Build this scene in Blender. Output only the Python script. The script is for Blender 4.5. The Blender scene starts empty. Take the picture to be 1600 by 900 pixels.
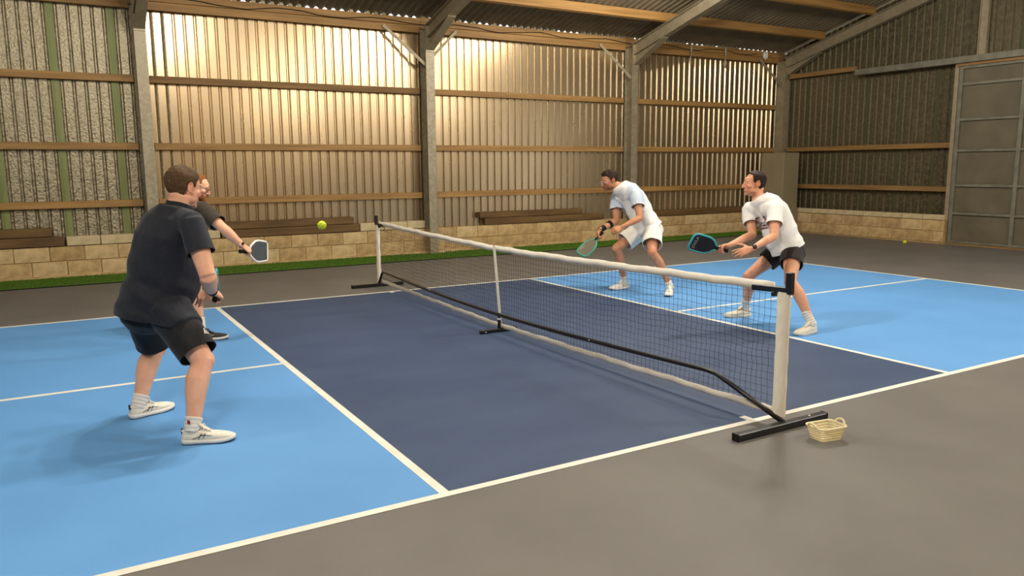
import bpy, bmesh, math, random
import numpy as np
from mathutils import Vector, Matrix
from mathutils.bvhtree import BVHTree

random.seed(7)
rng = np.random.default_rng(7)
scene = bpy.context.scene
COL = scene.collection

# ------------------------------------------------------------------ camera
cam_d = bpy.data.cameras.new('camera')
cam_d.sensor_width = 36.0
cam_d.lens = 36.0 * 1217.6 / 1600.0
cam_d.clip_end = 200
cam = bpy.data.objects.new('camera', cam_d)
COL.objects.link(cam)
_f = Vector((0.49987, 0.85233, -0.15382)); _r = Vector((0.86196, -0.50692, -0.00779)); _u = Vector((0.08461, 0.12869, 0.98807))
cam.matrix_world = Matrix(((_r.x, _u.x, -_f.x, -3.6426), (_r.y, _u.y, -_f.y, -3.2354), (_r.z, _u.z, -_f.z, 1.5718), (0, 0, 0, 1)))
scene.camera = cam

# ------------------------------------------------------------------ world + exposure
scene.view_settings.view_transform = 'Standard'
scene.view_settings.look = 'None'
scene.view_settings.gamma = 1.0
scene.view_settings.use_curve_mapping = False
scene.view_settings.exposure = 0.3
world = bpy.data.worlds.new('world'); scene.world = world
world.use_nodes = True
wb = world.node_tree.nodes['Background']
wb.inputs[0].default_value = (0.95, 0.93, 0.88, 1)
wb.inputs[1].default_value = 1.3

# lamps of the hall: (x, y, z, watts), LED battens hung under the roof
LAMPS = [(-1.4, 3.2, 4.9, 290), (3.9, 3.2, 4.9, 280), (-4.6, -2.25, 4.45, 265), (3.2, -2.25, 4.45, 245), (-7.6, 3.2, 4.9, 120), (5.0, 6.9, 4.62, 90), (8.1, -2.25, 4.45, 240)]
LAMP_COL = (1.0, 0.94, 0.83)

# ------------------------------------------------------------------ helpers
def lin(c):
    return tuple(((v / 255) / 12.92 if v / 255 <= 0.04045 else (((v / 255) + 0.055) / 1.055) ** 2.4) for v in c)

MATS = {}
def mat(name, col, rough=0.6, metal=0.0, col2=None, scale=8.0, detail=4.0, bump=0.0, bscale=None, stretch=None, spec=0.5,
        sub=0.0, attr=None, coat=0.0, sheen=0.0, rvar=0.0, ramp=(0.35, 0.65), voro=False):
    """procedural Principled material: two-tone noise, bump, optional colour attribute"""
    if name in MATS:
        return MATS[name]
    m = bpy.data.materials.new(name); m.use_nodes = True
    nt = m.node_tree; N = nt.nodes; L = nt.links
    b = N['Principled BSDF']
    b.inputs['Roughness'].default_value = rough
    b.inputs['Metallic'].default_value = metal
    b.inputs['Specular IOR Level'].default_value = spec
    if sub:
        b.inputs['Subsurface Weight'].default_value = sub
        b.inputs['Subsurface Radius'].default_value = (0.012, 0.005, 0.003)
    if coat:
        b.inputs['Coat Weight'].default_value = coat
    if sheen:
        b.inputs['Sheen Weight'].default_value = sheen
    c1 = (*lin(col), 1)
    tc = N.new('ShaderNodeTexCoord')
    mp = N.new('ShaderNodeMapping'); L.new(tc.outputs['Object'], mp.inputs[0])
    if stretch:
        mp.inputs['Scale'].default_value = stretch
    if voro:
        no = N.new('ShaderNodeTexVoronoi'); no.inputs['Scale'].default_value = scale
        fac = no.outputs['Color']
    else:
        no = N.new('ShaderNodeTexNoise'); no.inputs['Scale'].default_value = scale; no.inputs['Detail'].default_value = detail
        fac = no.outputs['Fac']
    L.new(mp.outputs[0], no.inputs['Vector'])
    rp = N.new('ShaderNodeValToRGB'); L.new(fac, rp.inputs[0])
    rp.color_ramp.elements[0].position = ramp[0]; rp.color_ramp.elements[1].position = ramp[1]
    rp.color_ramp.elements[0].color = c1
    rp.color_ramp.elements[1].color = (*lin(col2 if col2 else col), 1)
    out = rp.outputs[0]
    if attr:
        at = N.new('ShaderNodeAttribute'); at.attribute_name = attr
        mx = N.new('ShaderNodeMix'); mx.data_type = 'RGBA'; mx.blend_type = 'MULTIPLY'; mx.inputs[0].default_value = 1.0
        L.new(out, mx.inputs[6]); L.new(at.outputs['Color'], mx.inputs[7]); out = mx.outputs[2]
    L.new(out, b.inputs['Base Color'])
    if rvar:
        mr = N.new('ShaderNodeMapRange'); L.new(fac, mr.inputs[0])
        mr.inputs[3].default_value = rough - rvar; mr.inputs[4].default_value = rough + rvar
        L.new(mr.outputs[0], b.inputs['Roughness'])
    if bump:
        bn = N.new('ShaderNodeTexNoise'); bn.inputs['Scale'].default_value = bscale or scale * 3; bn.inputs['Detail'].default_value = 3
        L.new(mp.outputs[0], bn.inputs['Vector'])
        bp = N.new('ShaderNodeBump'); bp.inputs['Strength'].default_value = bump; bp.inputs['Distance'].default_value = 0.01
        L.new(bn.outputs['Fac'], bp.inputs['Height']); L.new(bp.outputs[0], b.inputs['Normal'])
    MATS[name] = m
    return m

class MB:
    """collects geometry for ONE mesh object"""
    def __init__(s):
        s.v = []; s.f = []
    def add(s, vs, fs):
        o = len(s.v); s.v += [tuple(p) for p in vs]; s.f += [tuple(i + o for i in f) for f in fs]
    def box(s, x0, x1, y0, y1, z0, z1):
        s.add([(x0, y0, z0), (x1, y0, z0), (x1, y1, z0), (x0, y1, z0), (x0, y0, z1), (x1, y0, z1), (x1, y1, z1), (x0, y1, z1)],
              [(3, 2, 1, 0), (4, 5, 6, 7), (0, 1, 5, 4), (1, 2, 6, 5), (2, 3, 7, 6), (3, 0, 4, 7)])
    def bar(s, a, b, w, h, up=(0, 0, 1)):
        a = Vector(a); b = Vector(b); t = (b - a).normalized(); up = Vector(up)
        sd = t.cross(up).normalized(); u = sd.cross(t)
        vs = []
        for p in (a, b):
            for i, j in ((-1, -1), (1, -1), (1, 1), (-1, 1)):
                vs.append(p + sd * (w / 2 * i) + u * (h / 2 * j))
        s.add(vs, [(3, 2, 1, 0), (4, 5, 6, 7), (0, 1, 5, 4), (1, 2, 6, 5), (2, 3, 7, 6), (3, 0, 4, 7)])
    def prism(s, poly, axis, a0, a1):
        """poly: 2-D points; extruded along axis 0/1/2 from a0 to a1"""
        n = len(poly); vs = []
        for a in (a0, a1):
            for (p, q) in poly:
                vs.append((a, p, q) if axis == 0 else (p, a, q) if axis == 1 else (p, q, a))
        fs = [tuple(range(n))[::-1], tuple(range(n, 2 * n))]
        fs += [(i, (i + 1) % n, n + (i + 1) % n, n + i) for i in range(n)]
        s.add(vs, fs)
    def tube(s, pts, r, n=8, closed=False):
        pts = [Vector(p) for p in pts]; rs = r if isinstance(r, (list, tuple)) else [r] * len(pts)
        rings = []; ref = None; m = len(pts)
        for i, p in enumerate(pts):
            if closed:
                t = (pts[(i + 1) % m] - pts[i - 1])
            else:
                t = pts[min(i + 1, m - 1)] - pts[max(i - 1, 0)]
            t.normalize()
            if ref is None:
                ref = t.orthogonal().normalized()
            ref = (ref - t * ref.dot(t)).normalized(); q = t.cross(ref)
            rings.append([p + (ref * math.cos(2 * math.pi * k / n) + q * math.sin(2 * math.pi * k / n)) * rs[i] for k in range(n)])
        vs = [v for rr in rings for v in rr]; fs = []
        for i in range(m if closed else m - 1):
            j = (i + 1) % m
            for k in range(n):
                fs.append((i * n + k, i * n + (k + 1) % n, j * n + (k + 1) % n, j * n + k))
        if not closed:
            fs.append(tuple(range(n))[::-1]); fs.append(tuple((m - 1) * n + k for k in range(n)))
        s.add(vs, fs)
    def loft(s, cs, rad, side, n=16, cap=0.6):
        """closed loft: centres, (a,b) radii, side hint vector (one or per ring)"""
        cs = [Vector(c) for c in cs]; m = len(cs); vs = []; T = []
        for i in range(m):
            t = (cs[min(i + 1, m - 1)] - cs[max(i - 1, 0)]).normalized(); T.append(t)
            sd = Vector(side[i]) if isinstance(side, list) else Vector(side)
            sd = (sd - t * sd.dot(t)).normalized(); q = t.cross(sd); a, b = rad[i]
            for k in range(n):
                an = 2 * math.pi * k / n
                vs.append(cs[i] + sd * (a * math.cos(an)) + q * (b * math.sin(an)))
        fs = []
        for i in range(m - 1):
            for k in range(n):
                fs.append((i * n + k, i * n + (k + 1) % n, (i + 1) * n + (k + 1) % n, (i + 1) * n + k))
        vs.append(cs[0] - T[0] * (min(rad[0]) * cap)); p0 = len(vs) - 1
        vs.append(cs[-1] + T[-1] * (min(rad[-1]) * cap)); p1 = len(vs) - 1
        for k in range(n):
            fs.append((p0, (k + 1) % n, k)); fs.append((p1, (m - 1) * n + k, (m - 1) * n + (k + 1) % n))
        s.add(vs, fs)
    def ball(s, c, r, M=None, n=14, m=9):
        c = Vector(c); r = (r, r, r) if not isinstance(r, (tuple, list)) else r
        vs = [Vector((0, 0, -r[2]))]; fs = []
        for i in range(1, m):
            ph = -math.pi / 2 + math.pi * i / m
            for k in range(n):
                th = 2 * math.pi * k / n
                vs.append(Vector((r[0] * math.cos(ph) * math.cos(th), r[1] * math.cos(ph) * math.sin(th), r[2] * math.sin(ph))))
        vs.append(Vector((0, 0, r[2]))); last = len(vs) - 1
        for k in range(n):
            fs.append((0, 1 + (k + 1) % n, 1 + k)); fs.append((last, last - n + k, last - n + (k + 1) % n))
            for i in range(m - 2):
                a = 1 + i * n; fs.append((a + k, a + (k + 1) % n, a + n + (k + 1) % n, a + n + k))
        s.add([(M @ v if M else v) + c for v in vs], fs)
    def mesh(s, name):
        me = bpy.data.meshes.new(name); me.from_pydata(s.v, [], s.f); me.update()
        return me
    def build(s, name, m=None, parent=None, smooth=False, bevel=0.0):
        me = s.mesh(name)
        if bevel:
            bm = bmesh.new(); bm.from_mesh(me)
            bmesh.ops.recalc_face_normals(bm, faces=bm.faces)
            bmesh.ops.bevel(bm, geom=list(bm.edges), offset=bevel, segments=1, affect='EDGES', profile=0.5)
            bm.to_mesh(me); bm.free()
        return link(name, me, m, parent, smooth)

def link(name, me, m=None, parent=None, smooth=False):
    if m is not None and not me.materials:
        me.materials.append(m)
    if smooth:
        me.polygons.foreach_set('use_smooth', [True] * len(me.polygons))
    o = bpy.data.objects.new(name, me); COL.objects.link(o)
    if parent is not None:
        o.parent = parent
        o.matrix_parent_inverse = Matrix.Translation(-Vector(parent.location)) if parent.type == 'EMPTY' else Matrix()
    return o

def tag(o, label=None, cat=None, group=None, kind=None):
    if label: o['label'] = label
    if cat: o['category'] = cat
    if group: o['group'] = group
    if kind: o['kind'] = kind
    return o

def empty(name, loc, label, cat, group=None):
    o = bpy.data.objects.new(name, None); COL.objects.link(o); o.location = loc; o.empty_display_size = 0.1
    return tag(o, label, cat, group)

def copyobj(src, loc, parent=None, name=None):
    c = src.copy(); COL.objects.link(c); c.location = loc
    if parent is not None: c.parent = parent
    return c

# ------------------------------------------------------------------ materials
M_GREY = mat('grey_acrylic', (114, 110, 104), 0.58, col2=(106, 102, 97), scale=1.2, detail=6, bump=0.05, bscale=180, spec=0.3)
M_LBLUE = mat('light_blue_acrylic', (102, 160, 217), 0.66, col2=(95, 152, 209), scale=0.9, detail=6, bump=0.05, bscale=200, spec=0.3)
M_DBLUE = mat('dark_blue_acrylic', (55, 72, 102), 0.62, col2=(63, 80, 109), scale=1.6, detail=7, bump=0.05, bscale=200, spec=0.3, stretch=(0.6, 1.6, 1))
M_LINE = mat('line_paint', (240, 236, 222), 0.55, col2=(228, 223, 207), scale=5)
M_SHEET = mat('tan_steel_sheet', (188, 168, 136), 0.28, metal=0.92, col2=(172, 153, 123), scale=1.3, detail=5, bump=0.03, bscale=3, rvar=0.06, stretch=(1, 1, 0.25))
M_GALV = mat('spangled_galvanised_sheet', (132, 123, 102), 0.42, metal=0.75, col2=(164, 154, 130), scale=34, bump=0.9, bscale=30, rvar=0.12, voro=True, ramp=(0.3, 0.75))
M_GREEN_SHADE = mat('shaded_green_lap_strip', (70, 70, 40), 0.6, metal=0.2, col2=(80, 78, 48), scale=6, stretch=(1, 1, 0.2))  # copy of the lap green with the end wall's shade in its colour
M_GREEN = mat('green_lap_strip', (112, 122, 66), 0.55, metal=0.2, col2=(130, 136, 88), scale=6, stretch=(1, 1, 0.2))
M_GALV_SHADE = mat('dull_shaded_galvanised_sheet', (86, 78, 58), 0.5, metal=0.6, col2=(106, 97, 74), scale=24, bump=0.4, bscale=34, rvar=0.12, voro=True, ramp=(0.3, 0.8))  # dull galvanised copy, colour darkened to stand in for end wall shade
M_STEEL = mat('galvanised_steel_section', (142, 132, 110), 0.5, metal=0.5, col2=(158, 148, 124), scale=22, rvar=0.06, voro=True, bump=0.1, bscale=40)
M_STEELDK = mat('weathered_steel_section', (148, 136, 112), 0.5, metal=0.4, col2=(162, 150, 124), scale=9, bump=0.1)
M_ROOF = mat('fibre_cement_roof', (128, 114, 90), 0.75, col2=(114, 102, 80), scale=3, bump=0.15, bscale=30)
M_TIMBER = mat('new_timber', (164, 125, 70), 0.65, col2=(136, 100, 52), scale=3.2, detail=6, stretch=(0.35, 6, 6), bump=0.12, bscale=10)
M_TIMBERY = mat('new_timber_end_wall', (144, 110, 62), 0.65, col2=(120, 90, 48), scale=3.2, detail=6, stretch=(6, 0.35, 6), bump=0.12, bscale=10)
M_TIMBERO = mat('old_timber_rail', (138, 106, 62), 0.75, col2=(112, 84, 46), scale=3.2, detail=6, stretch=(0.35, 6, 6), bump=0.15, bscale=10)
M_SLEEP = mat('dark_timber_sleeper', (84, 60, 28), 0.75, col2=(112, 84, 44), scale=2.4, detail=7, stretch=(0.5, 5, 5), bump=0.3, bscale=12)
M_SLEEP2 = mat('brown_timber_sleeper', (112, 84, 44), 0.75, col2=(84, 60, 28), scale=2.4, detail=7, stretch=(0.5, 5, 5), bump=0.3, bscale=12)
M_BLOCK = [mat('concrete_block_%s' % n, c, 0.9, col2=c2, scale=9, detail=8, bump=0.6, bscale=45)
           for n, c, c2 in (('sand', (201, 172, 124), (170, 142, 98)), ('pale', (208, 182, 136), (182, 156, 112)), ('brown', (190, 160, 112), (158, 130, 88)))]
M_MORTAR = mat('mortar', (150, 122, 80), 0.95, col2=(172, 144, 98), scale=14, bump=0.5, bscale=60)
M_COPE = mat('coping_block', (206, 188, 150), 0.9, col2=(186, 168, 130), scale=8, detail=7, bump=0.4, bscale=40)
M_FOOT = mat('footing', (196, 168, 122), 0.95, col2=(168, 136, 92), scale=6, detail=8, bump=0.7, bscale=30)
M_TURF = mat('artificial_turf', (84, 122, 4), 0.9, col2=(66, 100, 4), scale=30, bump=0.5, bscale=220)
M_BLACK = mat('black_powder_coat', (16, 15, 15), 0.35, col2=(22, 21, 21), scale=20, spec=0.5)
M_RUBBER = mat('black_rubber', (14, 14, 14), 0.7, spec=0.3)
M_VINYL = mat('white_vinyl', (244, 236, 220), 0.5, col2=(236, 227, 210), scale=6, bump=0.35, bscale=14)
M_CORD = mat('black_net_cord', (14, 14, 16), 0.8, spec=0.2)
M_DOOR = mat('door_sheet_steel', (112, 104, 84), 0.6, metal=0.3, col2=(98, 90, 72), scale=2.0, detail=8, bump=0.1)
M_DOORF = mat('door_frame_steel', (130, 126, 110), 0.55, metal=0.35, col2=(112, 108, 94), scale=6)
M_CAB = mat('grey_cabinet_paint', (140, 127, 100), 0.5, col2=(132, 120, 94), scale=1.5)
M_CREAM = mat('cream_plastic', (250, 238, 196), 0.45, col2=(246, 232, 188), scale=10)
M_STRAP = mat('white_strap', (190, 178, 152), 0.8, col2=(160, 148, 122), scale=20)
M_WHITE = mat('white_plastic', (230, 226, 216), 0.45)
M_BALL = mat('lime_plastic', (208, 222, 30), 0.45, col2=(200, 214, 26), scale=10)

# ------------------------------------------------------------------ floor and court
FX0, FX1, FY0, FY1 = -11.7, 11.75, -5.2, 10.1
b = MB(); b.box(FX0, FX1, FY0, FY1, -0.2, 0.0)
floor = tag(b.build('floor', M_GREY), 'grey acrylic sports floor around the blue court', None, None, 'structure')
def slab(name, x0, x1, y0, y1, z0, z1, m, par, lab=None):
    q = MB(); q.box(x0, x1, y0, y1, z0, z1); return tag(q.build(name, m, par), lab)
W, HL, K, LW = 6.096, 6.706, 2.134, 0.05
slab('court_paint', -HL, -K, 0, W, -0.001, 0.0012, M_LBLUE, floor, 'light blue service area')
slab('court_paint', K, HL, 0, W, -0.001, 0.0012, M_LBLUE, floor, 'light blue service area')
slab('kitchen_paint', -K, K, 0, W, -0.001, 0.0012, M_DBLUE, floor, 'dark blue kitchen zone')
for a in ((-HL, HL, 0, LW), (-HL, HL, W - LW, W), (-HL, -HL + LW, LW, W - LW), (HL - LW, HL, LW, W - LW), (-K, -K + LW, LW, W - LW), (K - LW, K, LW, W - LW),
          (-HL + LW, -K, W / 2 - LW / 2, W / 2 + LW / 2), (K, HL - LW, W / 2 - LW / 2, W / 2 + LW / 2), (-0.025, 0.025, LW, LW + 0.07), (-0.025, 0.025, W - LW - 0.07, W - LW)):
    slab('court_line', *a, 0.0, 0.0026, M_LINE, floor, 'white court line')

# turf strip along the long wall
turf = MB(); xs = np.linspace(-8, 10.6, 240)
edge = [(9.70 if min(abs(x - k) for k in (-6.95, -2.32, 2.33, 6.96)) < 0.2 else 9.85 + 0.03 * math.sin(x * 2.1) * math.sin(x * 0.7)) for x in xs]
front = [8.95 + 0.012 * math.sin(x * 1.3) + (0.0 if x < 5 else 0.06 * (x - 5)) for x in xs]
vs = []; fs = []
for x, e, f0 in zip(xs, edge, front):
    vs += [(x, f0, 0.0), (x, f0, 0.018), (x, e, 0.02), (x, e, 0.0)]
for i in range(len(xs) - 1):
    a = i * 4
    fs += [(a, a + 4, a + 5, a + 1), (a + 1, a + 5, a + 6, a + 2), (a + 2, a + 6, a + 7, a + 3)]
turf.add(vs, fs)
turf_o = tag(turf.build('turf_strip', M_TURF), 'long strip of green artificial turf along the foot of the block wall', 'artificial turf')
n = 26000
bx = rng.uniform(-5.6, 10.5, n); t = rng.uniform(0, 1, n)
by = np.interp(bx, xs, front) + 0.01 + t * (np.interp(bx, xs, edge) - np.interp(bx, xs, front) - 0.02)
an = rng.uniform(0, 2 * np.pi, n); h = rng.uniform(0.015, 0.032, n); ln = rng.normal(0, 0.008, (n, 2))
bv = np.zeros((n, 3, 3))
bv[:, 0] = np.c_[bx + 0.004 * np.cos(an), by + 0.004 * np.sin(an), np.full(n, 0.017)]
bv[:, 1] = np.c_[bx - 0.004 * np.cos(an), by - 0.004 * np.sin(an), np.full(n, 0.017)]
bv[:, 2] = np.c_[bx + ln[:, 0], by + ln[:, 1], 0.017 + h]
me = bpy.data.meshes.new('turf_blades'); me.from_pydata(bv.reshape(-1, 3).tolist(), [], np.arange(3 * n).reshape(-1, 3).tolist())
tag(link('turf_blades', me, M_TURF, turf_o), kind='stuff')
ed = MB()
for i in range(len(xs) - 1):
    ed.add([(xs[i], front[i] - 0.02, 0.001), (xs[i + 1], front[i + 1] - 0.02, 0.001), (xs[i + 1], front[i + 1], 0.012), (xs[i], front[i], 0.012)], [(0, 1, 2, 3)])
tag(ed.build('turf_edge', M_RUBBER, turf_o), 'dark cut edge of the turf')

# ------------------------------------------------------------------ walls
def sheet_mesh(name, width, z0, z1, pitch=0.155, rib=0.054, depth=0.025, top=None):
    """box-profile cladding sheet in local x (0..width), pan face at y=0, channels recessed towards +y"""
    pts = []; x = 0.0; k = int(round(width / pitch))
    for i in range(k):
        x = i * pitch
        pts += [(x, 0), (x + pitch - rib, 0), (x + pitch - rib + 0.020, depth), (x + pitch - 0.020, depth)]
    pts += [(k * pitch, 0), (k * pitch + 0.05, 0)]
    vs = []
    for (px, py) in pts:
        zt = top(px) if top else z1
        vs += [(px, py, z0), (px, py, zt)]
    fs = [(2 * i, 2 * i + 2, 2 * i + 3, 2 * i + 1) for i in range(len(pts) - 1)]
    me = bpy.data.meshes.new(name); me.from_pydata(vs, [], fs); me.update()
    return me

SHY = 10.06       # plane of the long wall's cladding
BLY = 9.92        # face of the long wall's blocks
b = MB(); b.box(FX0, FX1, BLY + 0.012, 10.2, -0.1, 0.455)
wall_back = tag(b.build('wall_back', M_MORTAR), 'long wall of tan steel sheeting on a low block base', None, None, 'structure')
# cladding, one object per sheet
shared = {}
def sheets(wall, x0, x1, width, z0, z1, m, green=False, rot=None, plane=SHY):
    nn = int(math.ceil((x1 - x0) / width)); key = (width, z0, z1, m.name)
    if key not in shared:
        me = sheet_mesh('cladding_sheet', width, z0, z1); me.materials.append(m); shared[key] = me
    for i in range(nn):
        x = x0 + i * width
        o = bpy.data.objects.new('cladding_sheet', shared[key]); COL.objects.link(o); o.parent = wall
        dy = 0.0012 * (i % 2)
        if rot is None:
            o.location = (x, plane + dy, 0)
        else:
            o.location = (plane + dy, x + width, 0); o.rotation_euler = (0, 0, -math.pi / 2)
        if green:
            g = shared.get(('g', z0, z1))
            if g is None:
                q = MB(); q.box(0.0, 0.10, -0.004, -0.001, z0, z1); q.box(0.030, 0.052, -0.012, -0.003, z0, z1); g = q.mesh('lap_strip'); g.materials.append(M_GREEN); shared[('g', z0, z1)] = g
            o2 = bpy.data.objects.new('lap_strip', g); COL.objects.link(o2); o2.parent = wall; o2['label'] = 'green strip along a sheet lap'
            if rot is None: o2.location = (x, plane + dy, 0)
            else: o2.location = (plane + dy, x + width, 0); o2.rotation_euler = (0, 0, -math.pi / 2)
FRAMES = [-11.5, -6.95, -2.32, 2.33, 6.96, 11.52]
sheets(wall_back, -11.6 + 0.35, -2.35, 0.775, 0.43, 4.14, M_GALV, green=True)
sheets(wall_back, -2.40, 11.7, 0.93, 0.43, 4.14, M_SHEET)
# blocks
def block_mesh(w, h, d, seed, m):
    q = MB(); q.box(0, w, 0, d, 0, h)
    me = q.mesh('block'); bm = bmesh.new(); bm.from_mesh(me); r = random.Random(seed)
    bmesh.ops.recalc_face_normals(bm, faces=bm.faces)
    for v in bm.verts:
        v.co += Vector((r.uniform(-.003, .003), r.uniform(-.004, .004), r.uniform(-.003, .003)))
    bmesh.ops.bevel(bm, geom=list(bm.edges), offset=0.007, segments=1, affect='EDGES')
    bm.to_mesh(me); bm.free(); me.materials.append(m)
    return me
BV = [block_mesh(0.436, 0.208, 0.1, k, M_BLOCK[k % 3]) for k in range(6)]
BH = [block_mesh(0.20, 0.208, 0.1, 20 + k, M_BLOCK[k % 3]) for k in range(3)]
CV = [block_mesh(0.438, 0.135, 0.13, 40 + k, M_COPE) for k in range(3)]
def put(name, me, wall, loc, rz=0):
    o = bpy.data.objects.new(name, me); COL.objects.link(o); o.parent = wall; o.location = loc; o.rotation_euler = (0, 0, rz); return o
bays = [(-6.86, -2.42), (-2.22, 2.23), (2.43, 6.86), (7.06, 11.4)]
for bi, (x0, x1) in enumerate(bays):
    for ci in range(2):
        z = 0.035 + ci * 0.219
        x = x0 + 0.005; first = ci == 0 and bi % 2 == 0 or ci == 1 and bi % 2 == 1
        if first:
            put('block', random.choice(BH), wall_back, (x, BLY + random.uniform(-.004, .004), z)); x += 0.21
        while x + 0.43 < x1:
            put('block', random.choice(BV), wall_back, (x, BLY + random.uniform(-.004, .004), z)); x += 0.447
        if x1 - x > 0.19:
            put('block', random.choice(BH), wall_back, (x, BLY + random.uniform(-.004, .004), z))
# pale coping blocks lie on the wall wherever no sleeper does
for (x0, x1) in ((-3.50, -2.42), (-2.22, -1.35), (1.0, 2.24)):
    x = x0
    while x < x1 - 0.2:
        o = put('coping_block', random.choice(CV), wall_back, (x, BLY + 0.004, 0.472)); o['label'] = 'pale coping block'; 
        wdt = min(0.438, x1 - x); o.scale = (wdt / 0.438, 1, 1); x += 0.447
# rough footing
q = MB(); xs2 = np.linspace(-7, 11.4, 240); vs = []; fs = []
for i, x in enumerate(xs2):
    o_ = 0.02 * math.sin(x * 5.3) + 0.012 * math.sin(x * 13.1)
    vs += [(x, BLY - 0.035 - abs(o_) * 0.5, 0.0), (x, BLY - 0.02 - abs(o_) * 0.4, 0.045 + o_ * 0.5), (x, BLY + 0.03, 0.05 + o_ * 0.5)]
    if i: a = 3 * i; fs += [(a - 3, a, a + 1, a - 2), (a - 2, a + 1, a + 2, a - 1)]
q.add(vs, fs); tag(q.build('footing', M_FOOT, wall_back), 'crumbly sandy footing')
# timber rails between the columns
RX = [(-11.4, -7.06), (-6.84, -2.43), (-2.21, 2.22), (2.44, 6.85), (7.07, 11.42)]
for bi, (x0, x1) in enumerate(RX):
    for k, z in enumerate((1.07, 1.92, 2.92)):
        q = MB(); q.box(x0, x1, 9.965, 10.05, z - 0.052, z + 0.052)
        m = M_TIMBERO if (bi == 2 and k == 2) else M_TIMBER
        q.build('timber_rail', m, wall_back, bevel=0.004)
    for z0, z1, yy in ((3.925, 4.045, 9.93), (4.05, 4.172, 9.922)):
        q = MB(); q.box(x0, x1, yy, 9.99, z0, z1); q.build('eave_beam', M_TIMBER, wall_back, bevel=0.004)

for X in (-6.95, -2.32, 2.33, 6.96, 11.52):      # packing added above each column head to block daylight
    q = MB(); q.box(X - 0.118, X + 0.108, 9.93, 9.99, 3.985, 4.20); q.build('added_eave_packing', M_TIMBERO, wall_back, bevel=0.004)
# end wall
EX, EBX = 11.66, 11.36
b = MB(); b.box(EBX + 0.012, 11.9, 5.62, 10.2, -0.1, 0.455)
wall_right = tag(b.build('wall_right', M_MORTAR), 'end wall of dull galvanised sheeting with shade in its colour on a low block base', None, None, 'structure')
RIDGE_Y, EAVE_Z, SL = 2.4, 4.19, 0.265
def roof_z(y):
    return EAVE_Z + SL * ((9.9 - y) if y >= RIDGE_Y else (9.9 - RIDGE_Y) - (RIDGE_Y - y))
def end_sheets(wall, ya, yb, z0, plane, mirror=False):
    y = ya
    while y < yb - 0.05:
        w = 0.775
        def tp(px, y=y, w=w):
            return roof_z(y + w - px) - 0.02
        me = sheet_mesh('cladding_sheet', w, z0, 4, top=tp); me.materials.append(M_GALV_SHADE)
        o = put('cladding_sheet', me, wall, (plane, y + w, 0), -math.pi / 2)
        if mirror: pass
        q = MB(); q.box(0.0, 0.07, -0.004, -0.001, z0, roof_z(y + w) - 0.05)
        g = q.mesh('lap_strip'); g.materials.append(M_GREEN_SHADE); o2 = put('lap_strip', g, wall, (plane, y + w, 0), -math.pi / 2); o2['label'] = 'green strip along a sheet lap'
        y += w
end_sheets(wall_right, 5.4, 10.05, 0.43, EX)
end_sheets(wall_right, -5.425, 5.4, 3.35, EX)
for ci in range(2):
    y = 5.64 + (0.0 if ci else 0.21)
    if not ci: put('block', BH[0], wall_right, (EBX, 5.84, 0.035), -math.pi / 2)
    while y + 0.43 < 9.92:
        put('block', random.choice(BV), wall_right, (EBX + random.uniform(-.004, .004), y + 0.436, 0.035 + ci * 0.219), -math.pi / 2); y += 0.447
y = 5.64
while y + 0.43 < 9.92:
    o = put('coping_block', random.choice(CV), wall_right, (EBX + 0.003, y + 0.436, 0.472), -math.pi / 2); o.scale = (1, 1, 0.72); o['label'] = 'pale coping block'; y += 0.447
for z, y0 in ((1.07, 5.66), (1.92, 5.66), (3.60, 7.9)):
    q = MB(); q.box(11.50, 11.58, y0, 9.66, z - 0.05, z + 0.05); q.build('timber_rail', M_TIMBERY, wall_right, bevel=0.004)
q = MB(); q.box(11.45, 11.6, 0.6, 5.62, 0.0, 0.03); q.build('door_sill', M_TIMBERY, wall_right)

# walls out of view, same cladding
b = MB(); b.box(FX0, FX1, -5.35, -5.2, -0.1, 0.45)
wall_front = tag(b.build('wall_front', M_MORTAR), 'long side wall behind the viewpoint', None, None, 'structure')
me = sheet_mesh('cladding_sheet', 23.4, 0.4, 4.16); me.materials.append(M_SHEET)
put('cladding_sheet', me, wall_front, (11.7, -5.22, 0), math.pi)
b = MB(); b.box(-11.85, FX0, FY0, FY1, -0.1, 0.45)
wall_left = tag(b.build('wall_left', M_MORTAR), 'far end wall of the hall to the left', None, None, 'structure')
me = sheet_mesh('cladding_sheet', 15.5, 0.4, 4, top=lambda px: roof_z(-5.3 + px) - 0.02); me.materials.append(M_GALV_SHADE)
put('cladding_sheet', me, wall_left, (-11.66, -5.3, 0), math.pi / 2)

# ------------------------------------------------------------------ sliding door in the end wall
DX = 11.47
b = MB(); b.box(DX + 0.03, DX + 0.04, 1.0, 5.60, 0.03, 3.38)
door = tag(b.build('door_1', M_DOOR), 'large grey steel sliding door with a welded grid frame', None, None, 'structure')
stiles = [5.57, 4.43, 3.3, 2.16, 1.03]
rails_z = [0.06, 0.61, 1.15, 1.81, 2.39, 3.05, 3.36]
for y in stiles:
    q = MB(); q.box(DX - 0.03, DX + 0.03, y - 0.035, y + 0.035, 0.03, 3.38); q.build('door_stile', M_DOORF, door, bevel=0.004)
for i in range(len(stiles) - 1):
    for z in rails_z:
        q = MB(); q.box(DX - 0.022, DX + 0.03, stiles[i + 1] + 0.035, stiles[i] - 0.035, z - 0.025, z + 0.025); q.build('door_rail', M_DOORF, door, bevel=0.003)
    for k in range(len(rails_z) - 1):
        q = MB(); q.box(DX + 0.02, DX + 0.032, stiles[i + 1] + 0.037, stiles[i] - 0.037, rails_z[k] + 0.028, rails_z[k + 1] - 0.028); q.build('door_panel', M_DOOR, door)
q = MB(); q.box(DX - 0.1, DX + 0.06, 0.2, 7.83, 3.44, 3.56); 
q.build('track_cover', M_DOORF, door, bevel=0.004)
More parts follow.
